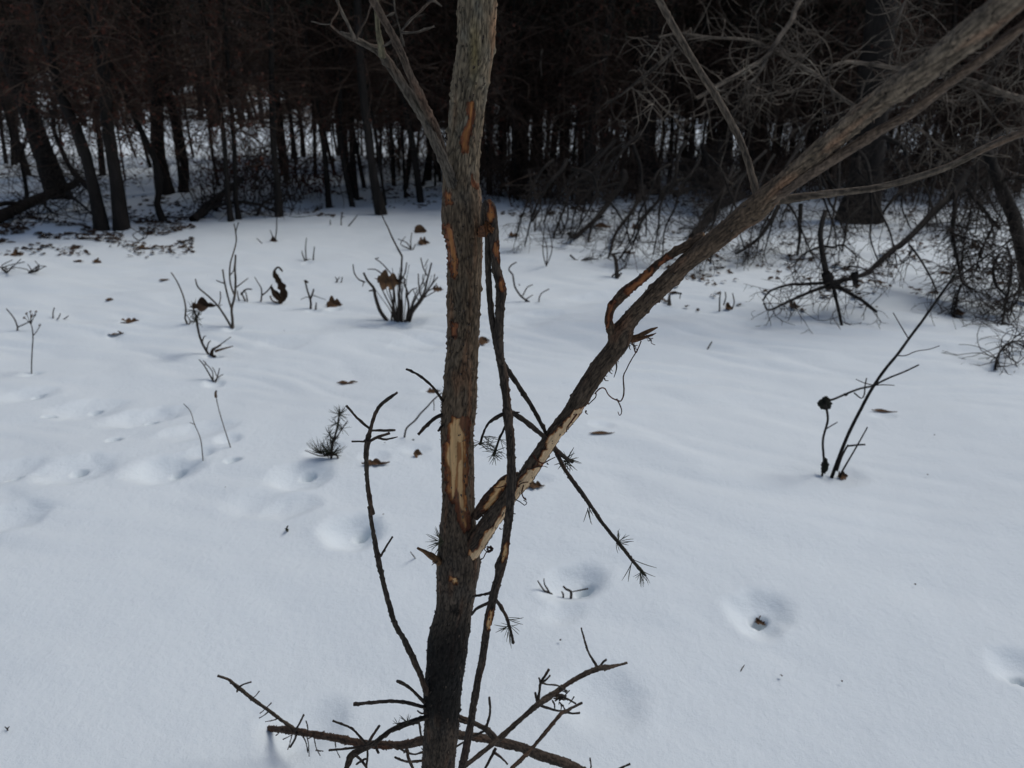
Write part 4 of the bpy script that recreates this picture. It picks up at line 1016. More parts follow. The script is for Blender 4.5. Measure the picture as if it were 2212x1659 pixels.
# multi-stemmed shrub left of the pine, with a brown leaf caught in it
SHR = [(Z8, [(1790, 790), (1740, 720), (1700, 600), (1690, 540), (1640, 480), (1608, 415)], 9, 4.5), (Z8, [(1620, 490), (1570, 470), (1535, 420), (1525, 350)], 3.4, 2.6),
 (Z8, [(1610, 490), (1600, 525)], 2.4, 1.6), (Z8, [(1700, 545), (1650, 560), (1710, 560)], 2.4, 1.6), (Z8, [(1880, 820), (1884, 700), (1890, 560), (1905, 420), (1912, 285)], 6.5, 4),
 (Z8, [(1912, 285), (1870, 210), (1830, 130), (1800, 60), (1770, 0), (1740, -70)], 4.5, 2), (Z8, [(1870, 800), (1850, 700), (1830, 620), (1810, 540)], 4.5, 3), (Z8, [(1860, 815), (1830, 700), (1790, 620), (1745, 530)], 4, 2.4),
 (Z8, [(1875, 815), (1850, 690), (1846, 560), (1840, 520)], 4, 3), (Z8, [(1895, 480), (1850, 450), (1760, 350), (1700, 305)], 3.2, 2.4), (Z8, [(1700, 305), (1730, 298)], 2.2, 1.8), (Z8, [(1760, 430), (1700, 390), (1640, 390)], 3, 2),
 (Z8, [(1905, 480), (1935, 420), (1950, 335)], 3.6, 2.6), (Z8, [(1950, 770), (1965, 680), (1950, 600), (1955, 570), (1930, 500), (1935, 470), (1905, 440)], 5.5, 3), (Z8, [(1960, 590), (1990, 550), (2025, 540)], 3.2, 2),
 (Z8, [(1940, 800), (1990, 720), (2050, 640), (2090, 560), (2110, 480), (2130, 400), (2145, 340)], 5.5, 3.2), (Z8, [(2050, 640), (2110, 560), (2160, 480), (2170, 425)], 3.2, 2.2), (Z8, [(2110, 440), (2080, 380), (2060, 300)], 3, 2.4), (Z8, [(2090, 370), (2118, 310)], 2.2, 1.8),
 (Z8, [(2060, 600), (2045, 520), (2040, 425)], 3.2, 2.6), (Z8, [(1965, 810), (2000, 730), (2080, 620), (2140, 520), (2195, 450)], 4, 2.4), (Z8, [(2120, 560), (2170, 530), (2185, 500)], 2.6, 2), (Z8, [(2060, 660), (2020, 600), (2000, 550)], 2.6, 1.8),
 (Z8, [(1830, 770), (1835, 720), (1838, 650)], 4, 2.4), (Z8, [(2040, 640), (2110, 600), (2180, 560)], 2.6, 2), (Z8, [(2100, 540), (2075, 470), (2080, 430)], 2.4, 1.8), (Z8, [(1850, 815), (1930, 830), (1970, 800)], 9, 6)]
root, b = plant('leafless_shrub', 'dark leafless many-stemmed shrub with a brown oak leaf caught in it, left of the pine', 'shrub', (868, 695), SHR, spread=.16)
lf = leaf(None, (840, 610), 62, 10, (62, 12), True, .6, seed=77, narrow=.34, D=b[1] - .06, parent=root, base=b, name='caught_leaf')
leaf(None, (945, 627), 26, 20, (50, 10), True, .7, seed=78, narrow=.3, D=b[1] + .05, parent=root, base=b, name='caught_leaf')

plant('forked_sapling', 'slender grey forked sapling reaching up left of the curled leaf', 'sapling', (502, 708),
 [(Z8, [(575, 850), (572, 780), (566, 700), (590, 600), (597, 480), (592, 380), (598, 275)], 6.5, 4), (Z8, [(566, 705), (540, 620), (512, 500), (495, 390)], 4.5, 3.6), (Z8, [(510, 500), (475, 490), (443, 475)], 3, 2),
  (Z8, [(590, 600), (560, 520), (550, 440), (556, 340), (580, 260), (602, 170), (598, 100), (585, 30)], 4, 2.4), (Z8, [(602, 170), (600, 90), (620, 20)], 2.6, 2), (Z8, [(605, 530), (650, 495), (695, 460)], 3, 2.2), (Z8, [(550, 440), (580, 400), (590, 330)], 2.6, 2),
  (Z8, [(560, 840), (500, 740), (450, 670), (380, 600), (300, 530), (280, 465)], 5, 3), (Z8, [(466, 670), (478, 620), (476, 565)], 2.8, 2.4), (Z8, [(465, 680), (490, 670)], 1.8, 1.4)], m=M_greytwig, spread=.14)
root, b = plant('pine_seedling', 'little pine seedling stalk with a dark leaf speared on its tip', 'seedling', (460, 768),
 [(R4, [(1345, 640), (1300, 560), (1275, 480), (1265, 400), (1250, 350)], 6, 4), (R4, [(1330, 600), (1340, 560), (1355, 545)], 3.5, 2), (R4, [(1300, 560), (1310, 520), (1325, 515)], 3, 2), (R4, [(1370, 600), (1430, 560), (1485, 520)], 3, 1.6),
  (R4, [(1385, 612), (1440, 595), (1498, 580)], 6, 2, M_leaf), (R4, [(1360, 640), (1370, 600), (1420, 575)], 9, 3, M_litter), (R4, [(1350, 645), (1385, 645)], 8, 5, M_litter)])
leaf(None, (440, 767 - 103), 54, 14, (48, 0), True, .8, seed=80, narrow=.28, D=b[1], parent=root, base=b, name='speared_leaf', m=M_litter)
def tuft3(root, b, uv, D, n, Lpx, w_=1.5, angs=(0, 360), name='needles', m=None):
    P, Rr = [], []
    for k in range(n):
        a = R(random.uniform(*angs)); l = Lpx * random.uniform(.6, 1.1); dz = random.uniform(-.5, .5) * l / F * D; c = random.uniform(-.3, .3)
        P.append([P3(uv[0] + math.cos(a + c * t) * l * t, uv[1] - math.sin(a + c * t) * l * t, D + dz * t) for t in (0, .35, .7, 1)])
        r = w_ / 2 / F * D; Rr.append([r, r, r * .8, r * .3])
    V, Fq = batch(np.array(P), np.array(Rr), 3)
    return link(name, mesh(name, V - b, Fq, mat=m or M_needle), root)
for (x, y), n, l in [((1245, 350), 22, 26), ((1260, 420), 16, 18), ((1270, 385), 14, 18)]: tuft3(root, b, R4(x, y), b[1], n, l)
plant('bent_stalk', 'tall bent grey stalk just left of the speared leaf', 'stalk', (404, 700),
 [(R4, [(1210, 450), (1190, 400), (1195, 350), (1185, 280), (1160, 210), (1130, 150), (1100, 105)], 4.5, 2.6), (R4, [(1210, 450), (1225, 420), (1200, 380)], 3, 2)], m=M_greytwig)
plant('small_forked_twig', 'small V-shaped budded twig sprouting below the pine seedling', 'twig', (463, 825),
 [(R4, [(1378, 818), (1340, 750), (1310, 700), (1280, 665)], 4, 2.2), (R4, [(1370, 800), (1365, 740), (1330, 700), (1305, 670)], 2.6, 1.8), (R4, [(1385, 815), (1400, 770), (1412, 720)], 3.4, 2), (R4, [(1395, 775), (1375, 730), (1365, 715)], 2.2, 1.6), (R4, [(1385, 800), (1410, 775), (1435, 762)], 2.8, 1.8), (R4, [(1320, 700), (1322, 680)], 2, 1.6)])
plant('grass_stalk', 'thin pale bare stalk leaning left, left one of the two in mid snow', 'stalk', (437, 995), [(R4, [(1306, 1318), (1290, 1180), (1250, 1080), (1225, 1000), (1180, 950)], 2.4, 1.6), (R4, [(1255, 1085), (1220, 1070)], 1.8, 1.2)], m=M_greytwig)
plant('grass_stalk', 'thin stalk with a brown bud on top, right one of the two in mid snow', 'stalk', (497, 966), [(R4, [(1482, 1230), (1440, 1100), (1405, 980), (1388, 900)], 2.4, 2), (R4, [(1388, 905), (1386, 885), (1390, 868)], 6.5, 4, M_leaf)], m=M_greytwig)
plant('dried_umbel', 'dried weed on a thin stalk with small seed heads at the left edge', 'weed', (68, 807),
 [(R4, [(203, 758), (205, 640), (212, 510), (200, 440), (180, 420)], 2.8, 2.2), (R4, [(215, 510), (240, 480), (258, 445)], 2, 1.4)] + [(R4, [(200, 440), (196 + dx * .5, 415 + dy * .4), (196 + dx, 400 + dy)], 1.5, 1.2) for dx, dy in [(-40, -3), (-25, -30), (0, -42), (36, -42), (30, -20), (8, -10)]]
 + [(R4, [(194 + dx, 402 + dy), (198 + dx, 396 + dy)], 4.5, 3.5, M_leaf) for dx, dy in [(-40, -3), (-25, -30), (0, -42), (36, -42), (30, -20), (8, -10), (60, 45), (10, -20)]])
plant('crooked_twig', 'small crooked V twig at the left edge above the dried weed', 'twig', (42, 714), [(R4, [(110, 480), (112, 455), (90, 400), (40, 338)], 3.6, 2.4), (R4, [(112, 460), (165, 435), (215, 408)], 3, 1.8)])
plant('budded_twig', 'short budded twig cluster right of the dried weed', 'twig', (135, 690), [(R4, [(345, 420), (340, 370), (350, 330)], 3.4, 2), (R4, [(350, 422), (400, 412), (440, 385)], 3, 2), (R4, [(360, 420), (378, 395), (388, 370)], 2.6, 2), (R4, [(355, 420), (440, 420), (448, 428)], 2, 1.5)])
root, b = plant('pine_seedling', 'needled pine seedling standing in a dark hollow left of the tall thin shoot', 'seedling', (708, 990),
 [(R4, [(2130, 1300), (2140, 1200), (2165, 1120), (2180, 1030), (2185, 985)], 6, 3), (R4, [(2135, 1210), (2120, 1150), (2112, 1100)], 3.4, 2), (R4, [(2150, 1190), (2200, 1110), (2235, 1060)], 3.2, 2), (R4, [(2165, 1280), (2060, 1285), (1960, 1250)], 4.5, 1.6), (R4, [(2110, 1290), (2040, 1260), (1970, 1200)], 2.4, 1.2)])
for (x, y), n, l in [((2180, 1020), 26, 24), ((2165, 1080), 16, 20), ((2120, 1150), 16, 20), ((2145, 1190), 18, 20), ((2120, 1285), 46, 40), ((2200, 1110), 12, 20), ((2060, 1270), 30, 36)]: tuft3(root, b, R4(x, y), b[1], n, l, 1.6, (0, 360) if y < 1200 else (10, 170))
root, b = plant('curled_leaf_plant', 'twig holding a tall curled hooked leaf that droops over the snow', 'plant', (598, 655),
 [(Z8, [(795, 665), (803, 600), (800, 540), (770, 490), (748, 450)], 4, 1.8), (Z8, [(805, 595), (850, 560), (885, 510)], 3.4, 2.4), (Z8, [(950, 660), (930, 610), (890, 570), (880, 530)], 6, 5, M_litter),  (Z8, [(870, 600), (890, 640), (950, 655)], 4, 3, M_leaf)])
def ribbon(name, fn, pts, D, root, base, m, cup=.5):
    S = spline(np.array([[*P3(*fn(x, y), D + .01 * math.sin(i)), w_ / 2 / F * D] for i, (x, y, w_) in enumerate(pts)]), .006); C = S[:, :3]
    T, _, _ = frames(C); toc = np.array([0, 0, CAMH]) - C; side = np.cross(T, toc); side /= np.linalg.norm(side, axis=1)[:, None]; nn = np.cross(side, T)
    V = []; q = np.linspace(-1, 1, 7)
    wj = S[:, 3] * (1 + .45 * noise(np.arange(len(S)) * .22, 3.3, 1.1))
    for j in q: V.append(C + side * (j * wj)[:, None] + nn * (cup * j * j * wj + .25 * wj * noise(np.arange(len(S)) * .15, j * 2, 8))[:, None])
    V = np.stack(V, 1).reshape(-1, 3); a = np.arange(len(S) * 7).reshape(-1, 7)
    Q = np.stack([a[:-1, :-1], a[:-1, 1:], a[1:, 1:], a[1:, :-1]], -1).reshape(-1, 4)
    return link(name, mesh(name, V - base, Q, mat=m), root)
ribbon('curled_leaf', Z8, [(955, 660, 4), (980, 600, 13), (962, 530, 17), (930, 470, 13), (905, 420, 9), (915, 385, 6), (940, 375, 4), (968, 408, 4)], b[1] - .03, root, b, M_litter, .8)
ribbon('curled_leaf', Z8, [(960, 655, 5), (925, 600, 14), (895, 560, 10), (880, 525, 4)], b[1] + .02, root, b, M_litter, .6)
root, b = plant('tiny_seedling', 'tiny dark seedling between the curled leaf and the standing oak leaf', 'seedling', (677, 668),
 [(Z8, [(1190, 715), (1190, 640), (1165, 560), (1150, 500), (1140, 475)], 5, 3), (Z8, [(1190, 620), (1205, 580), (1215, 545)], 5, 3), (Z8, [(1200, 590), (1250, 610), (1310, 630)], 2, 1.2), (Z8, [(1185, 610), (1150, 610), (1110, 630)], 1.8, 1.2), (Z8, [(1230, 700), (1235, 650)], 4, 2), (Z8, [(1145, 480), (1170, 495)], 6, 4)])
plant('weed_clump', 'small grey weed clump beside the forked sapling, to its right', 'weed', (536, 652), [(Z8, [(640, 670), (620, 620), (610, 560)], 3.6, 2.4), (Z8, [(695, 700), (670, 630), (640, 570)], 5, 3), (Z8, [(640, 590), (665, 560), (690, 545), (725, 548)], 4, 3), (Z8, [(690, 640), (680, 580), (660, 550)], 3, 2)])
for lab, bv, sts in [
 ('cluster of three short dry stems beyond the curled leaf', (665, 563), [[(1155, 315), (1150, 220), (1158, 140)], [(1210, 320), (1215, 260), (1220, 210)], [(1140, 310), (1125, 270), (1122, 245)], [(1150, 318), (1200, 310)]]),
 ('small forked dry twig beyond the forked sapling', (566, 525), [[(815, 240), (815, 200), (790, 170), (765, 145)], [(815, 205), (780, 190), (760, 185)]]),
 ('thin long stem rising from a dark leaf far left of the shrub', (597, 522), [[(905, 175), (920, 90), (922, 0), (935, -60)], [(890, 170), (885, 120), (870, 80)]]),
 ('faint round seed-headed weed left of the many-stemmed shrub', (731, 610), [[(1410, 520), (1400, 480), (1385, 450)], [(1420, 520), (1435, 480), (1440, 450)], [(1400, 515), (1445, 490)], [(1385, 500), (1420, 450)]]),
 ('short dry stem and litter just left of the pine near the wood', (888, 540), [[(1985, 240), (1980, 170), (1990, 100)], [(1985, 235), (1950, 180), (1880, 150)], [(1995, 240), (2020, 190)], [(1975, 230), (1900, 190), (1940, 130)]]),
 ('pair of thin stems on the snow rim left of the pine', (855, 490), [[(1435, 70), (1430, 0), (1440, -60)], [(1480, 60), (1530, 0), (1560, -40)], [(1345, 75), (1345, 0)]])]:
    plant('dry_weed', lab, 'weed', bv, [(Z8, q, 3.0, 1.8) for q in sts], spread=.12)
plant('curved_twig', 'arched pale twig curving out of the snow right of the hanging branch', 'twig', (1140, 652), [(R5, [(1215, 295), (1170, 265), (1125, 200), (1110, 120), (1085, 90), (1100, 60), (1135, 40)], 4.5, 2.6), (R5, [(1175, 255), (1205, 200), (1240, 185)], 3, 2), (R5, [(1195, 280), (1240, 250)], 2.6, 2), (R5, [(1150, 180), (1155, 190)], 2.4, 2), (R5, [(1280, 275), (1295, 240), (1345, 212)], 3, 2.2)], m=M_stem)
plant('crooked_stub', 'crooked dark stub with a flat cap right of centre near the boughs', 'stub', (1335, 600), [(ZA, [(580, 1170), (575, 1080), (565, 1020), (545, 990)], 10, 7), (ZA, [(530, 985), (580, 975), (610, 968)], 5, 3), (ZA, [(540, 1175), (600, 1130), (660, 1080), (640, 1040), (600, 1010)], 4, 2.5), (ZA, [(500, 1270), (560, 1220), (620, 1150)], 6, 4), (ZA, [(530, 1290), (600, 1230), (660, 1210)], 8, 4), (ZA, [(580, 1320), (560, 1260)], 4, 3)], spread=.1)
plant('leaf_stalk', 'pale straw stalk with a bent leaf below the loop of the limb', 'stalk', (1445, 660), [(ZA, [(1050, 1450), (1045, 1380), (1050, 1340)], 8, 4, M_greytwig), (ZA, [(1070, 1330), (1120, 1330), (1155, 1335)], 5, 4), (ZA, [(1140, 1380), (1145, 1340)], 2, 2), (ZA, [(1030, 1460), (1040, 1400)], 5, 3, M_greytwig)])
plant('dry_shoots', 'three short dry shoots with a brown leaf base, left of the star-shaped bough', 'shoots', (1556, 672), [(ZA, [(1495, 1460), (1495, 1380), (1505, 1320)], 3.4, 2.4), (ZA, [(1530, 1440), (1550, 1370), (1545, 1320)], 3.4, 2.4), (ZA, [(1590, 1500), (1625, 1420), (1610, 1330)], 3.4, 2.4), (ZA, [(1435, 1580), (1445, 1530)], 3, 2, M_greytwig)])
plant('dead_grass', 'lone pale dead blade lying on open snow right of the limb', 'blade', (1530, 755), [(R6, [(170, 612), (185, 585), (205, 550)], 3.6, 2.6)], m=M_greytwig)
plant('dead_grass', 'lone thin dead blade at lower right of the snow', 'blade', (1600, 1450), [(lambda x, y: (x, y), [(1600, 1450), (1608, 1437), (1617, 1426)], 2.6, 1.8)], m=M_stem)
plant('dead_grass', 'short grey blade just left of the pine trunk stub', 'blade', (897, 1205), [(R7, [(1645, 318), (1625, 290), (1610, 268)], 2.8, 2.2)], m=M_greytwig)
plant('buried_twig', 'thin grey twig leaning out of the snow against the left of the pine', 'twig', (877, 945), [(R5, [(415, 1160), (430, 1105), (480, 1060), (520, 1010), (560, 970), (600, 925), (655, 880)], 4.2, 3), (R5, [(600, 925), (605, 960), (603, 995)], 2.2, 1.8), (R5, [(405, 1215), (440, 1195), (475, 1180)], 4.5, 3.4), (R5, [(440, 1210), (475, 1250), (490, 1280)], 1.8, 1.4)], m=M_stem)
root, b = plant('grass_tuft', 'bits of dead grass poking through the snow hole right of the hanging branch', 'grass', (1190, 1282), [(R8, [(975, 540), (930, 520), (885, 455)], 5, 3), (R8, [(960, 530), (930, 480), (925, 440)], 4, 2), (R8, [(1050, 545), (1040, 525)], 4, 3), (R8, [(1050, 700), (1040, 660), (1020, 630)], 3, 3, M_greytwig), (R8, [(1110, 685), (1085, 670)], 4, 3, M_greytwig), (R8, [(1100, 525), (1070, 510), (1050, 490)], 6, 4), (R8, [(1210, 505), (1160, 515), (1110, 525)], 3.5, 2.5)], spread=.01)
plant('sprout', 'tiny green-grey sprout poking up in the snow at lower left', 'sprout', (619, 1146), [(R7, [(830, 140), (815, 120), (800, 125)], 3.4, 3), (R7, [(815, 120), (822, 102)], 3.4, 2.6), (R7, [(825, 142), (810, 128)], 4, 3)], m=M_needle)
plant('sprout', 'tiny dark sprout at the lower left edge of the picture', 'sprout', (15, 1578), [(lambda x, y: (x, y), [(18, 1580), (14, 1573), (10, 1570)], 3, 2), (lambda x, y: (x, y), [(16, 1576), (20, 1570)], 3, 2), (lambda x, y: (x, y), [(12, 1582), (18, 1578)], 2.5, 2)], spread=.01)

# tall leaning stems at the right with black knots
root, b = plant('leaning_weed', 'tall dark plant leaning right from a leafy foot, with black warty knots on one shoot', 'plant', (1805, 1032),
 [(R6, [(975, 1425), (1020, 1300), (1080, 1150), (1160, 990), (1230, 860), (1310, 740), (1400, 630), (1480, 520), (1570, 400), (1660, 270), (1740, 160), (1760, 130)], 8.5, 5, None, .25), (R6, [(1740, 165), (1850, 90), (2000, -20), (2150, -110)], 4.5, 2.5, None, .1),
  (R6, [(1010, 1380), (1040, 1290), (1080, 1215)], 5, 4), (R6, [(1078, 1222), (1140, 1215), (1190, 1212)], 4.5, 4), (R6, [(1035, 1400), (1080, 1320), (1150, 1200), (1205, 1100)], 4.5, 3), (R6, [(1250, 830), (1340, 785), (1440, 745), (1535, 700)], 5, 3.6, None, .02),
  (R6, [(1245, 832), (1310, 828), (1380, 832)], 3, 2), (R6, [(1245, 835), (1150, 855), (1060, 890), (990, 920), (950, 930)], 4.5, 5.5), (R6, [(1120, 880), (1165, 915), (1185, 890), (1190, 830), (1200, 785)], 3, 2.6), (R6, [(1245, 830), (1190, 818), (1130, 792)], 2.6, 1.8),
  (R6, [(915, 1400), (925, 1330), (918, 1200), (930, 1130), (950, 1060), (945, 1000), (932, 950)], 5, 5.5), (R6, [(935, 1115), (975, 1090), (1012, 1068)], 3, 2.4), (R6, [(1400, 640), (1450, 640), (1520, 612), (1600, 600), (1668, 578)], 2.6, 1.8, None, .05), (R6, [(1468, 530), (1420, 450), (1370, 365)], 2.6, 2, None, .05)], m=M_trunk)
def knot(root, b, uv, D, wp, hp, seed):
    c = P3(*uv, D); r = wp / 2 / F * depth(c); nu, nv = 14, 20; V = []
    for i in range(nu + 1):
        ph = math.pi * i / nu
        for j in range(nv):
            th = 2 * math.pi * j / nv; d = np.array([math.sin(ph) * math.cos(th), math.sin(ph) * math.sin(th), math.cos(ph)])
            V.append(c + d * r * np.array([1, 1, hp / wp]) * (1 + .45 * float(noise(d[0] * 2.6 + seed, d[1] * 2.6, d[2] * 2.6)) + .2 * float(noise(d[0] * 7, d[1] * 7 + seed, d[2] * 7))))
    o = link('warty_knot', mesh('warty_knot', np.array(V) - b, grid_quads(nu + 1, nv), mat=M_foliage), root); return o
knot(root, b, R6(935, 950), b[1], 25, 25, 3); knot(root, b, R6(938, 915), b[1], 10, 9, 5); knot(root, b, R6(930, 1350), b[1], 14, 32, 9); knot(root, b, R6(1065, 890), b[1], 8, 6, 12); knot(root, b, R6(1758, 132), b[1] + .24, 7, 8, 14)
leaf(None, R6(1040, 1425), 26, 10, (40, 0), True, .9, seed=91, narrow=.45, D=b[1], parent=root, base=b, name='foot_leaf', m=M_leaf)

# ---------------------------------------------------------------- fallen log and boughs
def bough(name, label, cat, lines, n_sub, n_sub2, Lsub=.25, curl=.22, grav=-.06, seed=1, group=None, m=None, leaves=0, rmin=.0022):
    """lines: (fn, pts, D0, D1, w0, w1)"""
    global rng
    paths = []
    for fn, pts, D0, D1, w0, w1 in lines:
        n = len(pts); P = [P3(*fn(x, y), D0 + (D1 - D0) * i / (n - 1)) for i, (x, y) in enumerate(pts)]
        paths.append((P, [(w0 + (w1 - w0) * i / (n - 1)) / 2 / F * depth(p) for i, p in enumerate(P)]))
    low = min((p for P, _ in paths for p in P), key=lambda p: p[2]); base = np.array([low[0], low[1], float(H(low[0], low[1]))])
    root = thing(name, label, cat, base, group)
    for P, rr in paths: simple('branch', P, rr, root, base, m or M_trunk, sides=8, ds=.03)
    rng = np.random.default_rng(seed)
    O, Dd = [], []
    segs = [(P[i], P[i + 1]) for P, _ in paths for i in range(len(P) - 1)]
    wts = np.array([np.linalg.norm(b_ - a_) for a_, b_ in segs]); wts /= wts.sum()
    k = rng.choice(len(segs), n_sub, p=wts); t = rng.uniform(0, 1, (n_sub, 1))
    A = np.array([s_[0] for s_ in segs])[k]; B = np.array([s_[1] for s_ in segs])[k]
    O = A * (1 - t) + B * t; Dd = (B - A) / np.linalg.norm(B - A, axis=1)[:, None] * .5 + rng.normal(size=(n_sub, 3)) * .8
    P1, Ra = walk(O, Dd, rng.uniform(.4, 1.3, n_sub) * Lsub, 7, curl, grav, np.full(n_sub, rmin * 1.5), np.full(n_sub, rmin * .7))
    o2, d2 = on_path(P1, n_sub2)
    P2, Rb = walk(o2, d2 / .05 * .6 + rng.normal(size=(n_sub2, 3)) * .8, rng.uniform(.3, 1, n_sub2) * Lsub * .6, 6, curl * 1.2, grav, np.full(n_sub2, rmin), np.full(n_sub2, rmin * .5))
    for Q in (P1, P2):
        zz = H(Q[..., 0], Q[..., 1], False) + .01; Q[..., 2] = np.maximum(Q[..., 2], zz)
    V, Fq = join([batch(P1, Ra, 4), batch(P2, Rb, 3)])
    o = link('fine_twigs', mesh('fine_twigs', V - base, Fq, mat=M_greytwig if m is M_greytwig else M_stem), root); o['kind'] = 'stuff'
    return root
bough('fallen_log', 'fallen black log slanting down to the left edge among twigs', 'log',
      [(ZD, [(-160, 1120), (0, 1040), (150, 970), (300, 900), (450, 840), (600, 780), (680, 740)], 9.6, 11.6, 30, 15), (ZD, [(-100, 960), (0, 930), (120, 920), (240, 960)], 9.8, 10.4, 12, 8), (ZD, [(600, 830), (760, 960), (860, 1060)], 10.8, 9.9, 7, 3), (ZD, [(440, 850), (400, 940), (520, 1040)], 10.6, 10.0, 5, 3), (ZD, [(570, 780), (700, 690), (640, 600)], 11.3, 12, 8, 5)], 130, 200, .5, seed=41, rmin=.004)
bough('dead_branch_heap', 'heap of dead branches leaning together on the snow left of centre', 'branches',
      [(R1, [(1240, 1415), (1340, 1320), (1440, 1240), (1560, 1150)], 9.9, 11.2, 18, 12), (R1, [(1290, 1400), (1380, 1330), (1550, 1300), (1700, 1330), (1890, 1430)], 10.2, 10.4, 8, 5), (R1, [(1650, 1390), (1700, 1300), (1850, 1250)], 10.4, 11, 7, 4), (R1, [(1380, 1340), (1420, 1290)], 10.3, 10.6, 14, 8)], 120, 220, .45, seed=42, rmin=.004)
bough('leafless_sapling', 'thin dark crooked sapling with a forked top at the left edge behind the log', 'sapling',
      [(ZD, [(232, 930), (235, 800), (205, 640), (180, 510), (120, 400), (80, 220), (30, 60), (10, -60)], 11.0, 11.0, 9, 5), (ZD, [(185, 510), (215, 420), (240, 300)], 11.0, 11.1, 5, 3)], 120, 200, .7, curl=.15, grav=.02, seed=43, rmin=.004)
bough('side_limb', 'slanting pale-barked limb crossing low behind the two left stems', 'branch',
      [(ZD, [(860, 860), (760, 760), (680, 670), (600, 560), (540, 420), (490, 300), (470, 150), (420, 60)], 10.7, 12, 12, 8)], 100, 160, .6, curl=.15, seed=44, rmin=.004)
bough('drooping_bough', 'leftmost thin dead bough drooping onto the snow right of the pine', 'branch',
      [(ZA, [(560, -30), (430, 110), (290, 270), (170, 420), (100, 600), (40, 750), (0, 880), (-30, 980)], 10.6, 8.3, 9, 3), (ZA, [(80, 660), (110, 760), (70, 880), (120, 960)], 8.9, 8.6, 3, 2), (ZA, [(600, 350), (400, 400), (200, 432)], 9.8, 9.4, 7, 4), (ZA, [(130, 520), (250, 590), (420, 600)], 9, 9, 4, 2.5)], 90, 130, .38, seed=45)
bough('drooping_bough', 'thickest dead bough drooping from the broadest black trunk to the snow', 'branch',
      [(ZA, [(640, 250), (640, 330), (520, 500), (450, 600), (380, 680), (280, 770), (200, 830), (150, 800)], 10.4, 8.2, 15, 7), (ZA, [(360, 700), (330, 830), (320, 880), (270, 970)], 8.8, 8.2, 5, 4), (ZA, [(420, 660), (470, 640)], 8.8, 8.8, 5, 3)], 120, 190, .38, seed=46)
bough('drooping_bough', 'slim dead bough hanging in a bend just right of the thick drooping one', 'branch',
      [(ZA, [(820, 380), (760, 520), (700, 620), (590, 760), (545, 860), (520, 960), (470, 1100)], 10.0, 7.4, 11, 4), (ZA, [(690, 640), (660, 800), (610, 900), (570, 940)], 8.6, 8.0, 4, 2), (ZA, [(160, 990), (250, 1060), (400, 1100)], 7.6, 7.5, 4, 2.5), (ZA, [(250, 1060), (300, 1020), (470, 1040)], 7.5, 7.6, 3, 3)], 110, 160, .34, seed=47)
bough('dead_limb', 'thick dead limb spreading left behind the fork of the scraped limb', 'branch',
      [(ZA, [(1130, 190), (1230, 260), (1330, 330), (1450, 400), (1580, 440)], 12.5, 10.5, 20, 14), (ZA, [(1350, 20), (1380, 180), (1420, 330)], 12, 11, 14, 12), (ZA, [(1500, -30), (1480, 200), (1430, 340)], 12, 11, 11, 9), (ZA, [(1080, 450), (1200, 410), (1320, 370)], 11, 11, 16, 10), (ZA, [(1380, 620), (1450, 560), (1600, 500), (1700, 460)], 9.5, 10, 22, 16), (ZA, [(1250, 830), (1350, 720), (1450, 600)], 8.6, 9.4, 18, 22)], 320, 700, .5, seed=48, rmin=.0032)
bough('dead_bough', 'straight thin dead bough sloping down just right of the fork', 'branch',
      [(ZA, [(2020, 560), (1930, 720), (1850, 830), (1740, 920), (1640, 980)], 8.2, 7.2, 10, 5), (ZB, [(220, 540), (212, 700), (210, 850), (190, 990)], 8.0, 7.5, 10, 6), (ZB, [(860, 440), (740, 560), (640, 680), (620, 800), (590, 960)], 8.0, 7.3, 6, 4)], 110, 240, .34, seed=49)
bough('star_shaped_bough', 'dead pine bough with arms radiating from a black knot just above the snow', 'branch',
      [(ZB, [(490, 1240), (700, 1190), (830, 1135), (1000, 980), (1170, 850), (1300, 720), (1450, 560), (1600, 420), (1700, 250)], 5.5, 6.6, 9, 16), (ZB, [(490, 1235), (250, 1250), (120, 1255), (-50, 1310), (-120, 1400)], 5.5, 5.4, 8, 4), (ZB, [(480, 1260), (330, 1310), (120, 1400), (-60, 1480), (-110, 1420)], 5.5, 5.1, 9, 3),
       (ZB, [(510, 1270), (540, 1400), (570, 1540), (590, 1640)], 5.45, 5.2, 8, 6), (ZB, [(540, 1260), (650, 1330), (760, 1390), (900, 1500)], 5.5, 5.3, 9, 6), (ZB, [(460, 1200), (430, 1060), (410, 950), (395, 820), (410, 700), (440, 600)], 5.5, 5.9, 14, 10), (ZB, [(410, 910), (520, 920), (600, 900), (740, 1020)], 5.8, 5.8, 6, 2.5), (ZB, [(400, 910), (250, 980), (160, 1080)], 5.8, 5.6, 5, 2.5),
       (ZB, [(470, 1210), (440, 1150)], 5.5, 5.5, 26, 20), (ZB, [(450, 1250), (560, 1260)], 5.5, 5.5, 24, 20), (ZB, [(700, 1150), (710, 1260)], 5.5, 5.5, 17, 12), (ZB, [(520, 1140), (640, 1090), (780, 1110), (830, 1150)], 5.5, 5.6, 3, 2), (ZB, [(1190, 900), (1260, 990), (1330, 1100), (1400, 1230), (1440, 1340)], 5.7, 5.2, 5, 3), (ZB, [(1000, 1070), (1080, 1080), (1180, 1020), (1210, 920)], 5.7, 5.7, 3, 2)],
      190, 330, .30, curl=.18, seed=50)
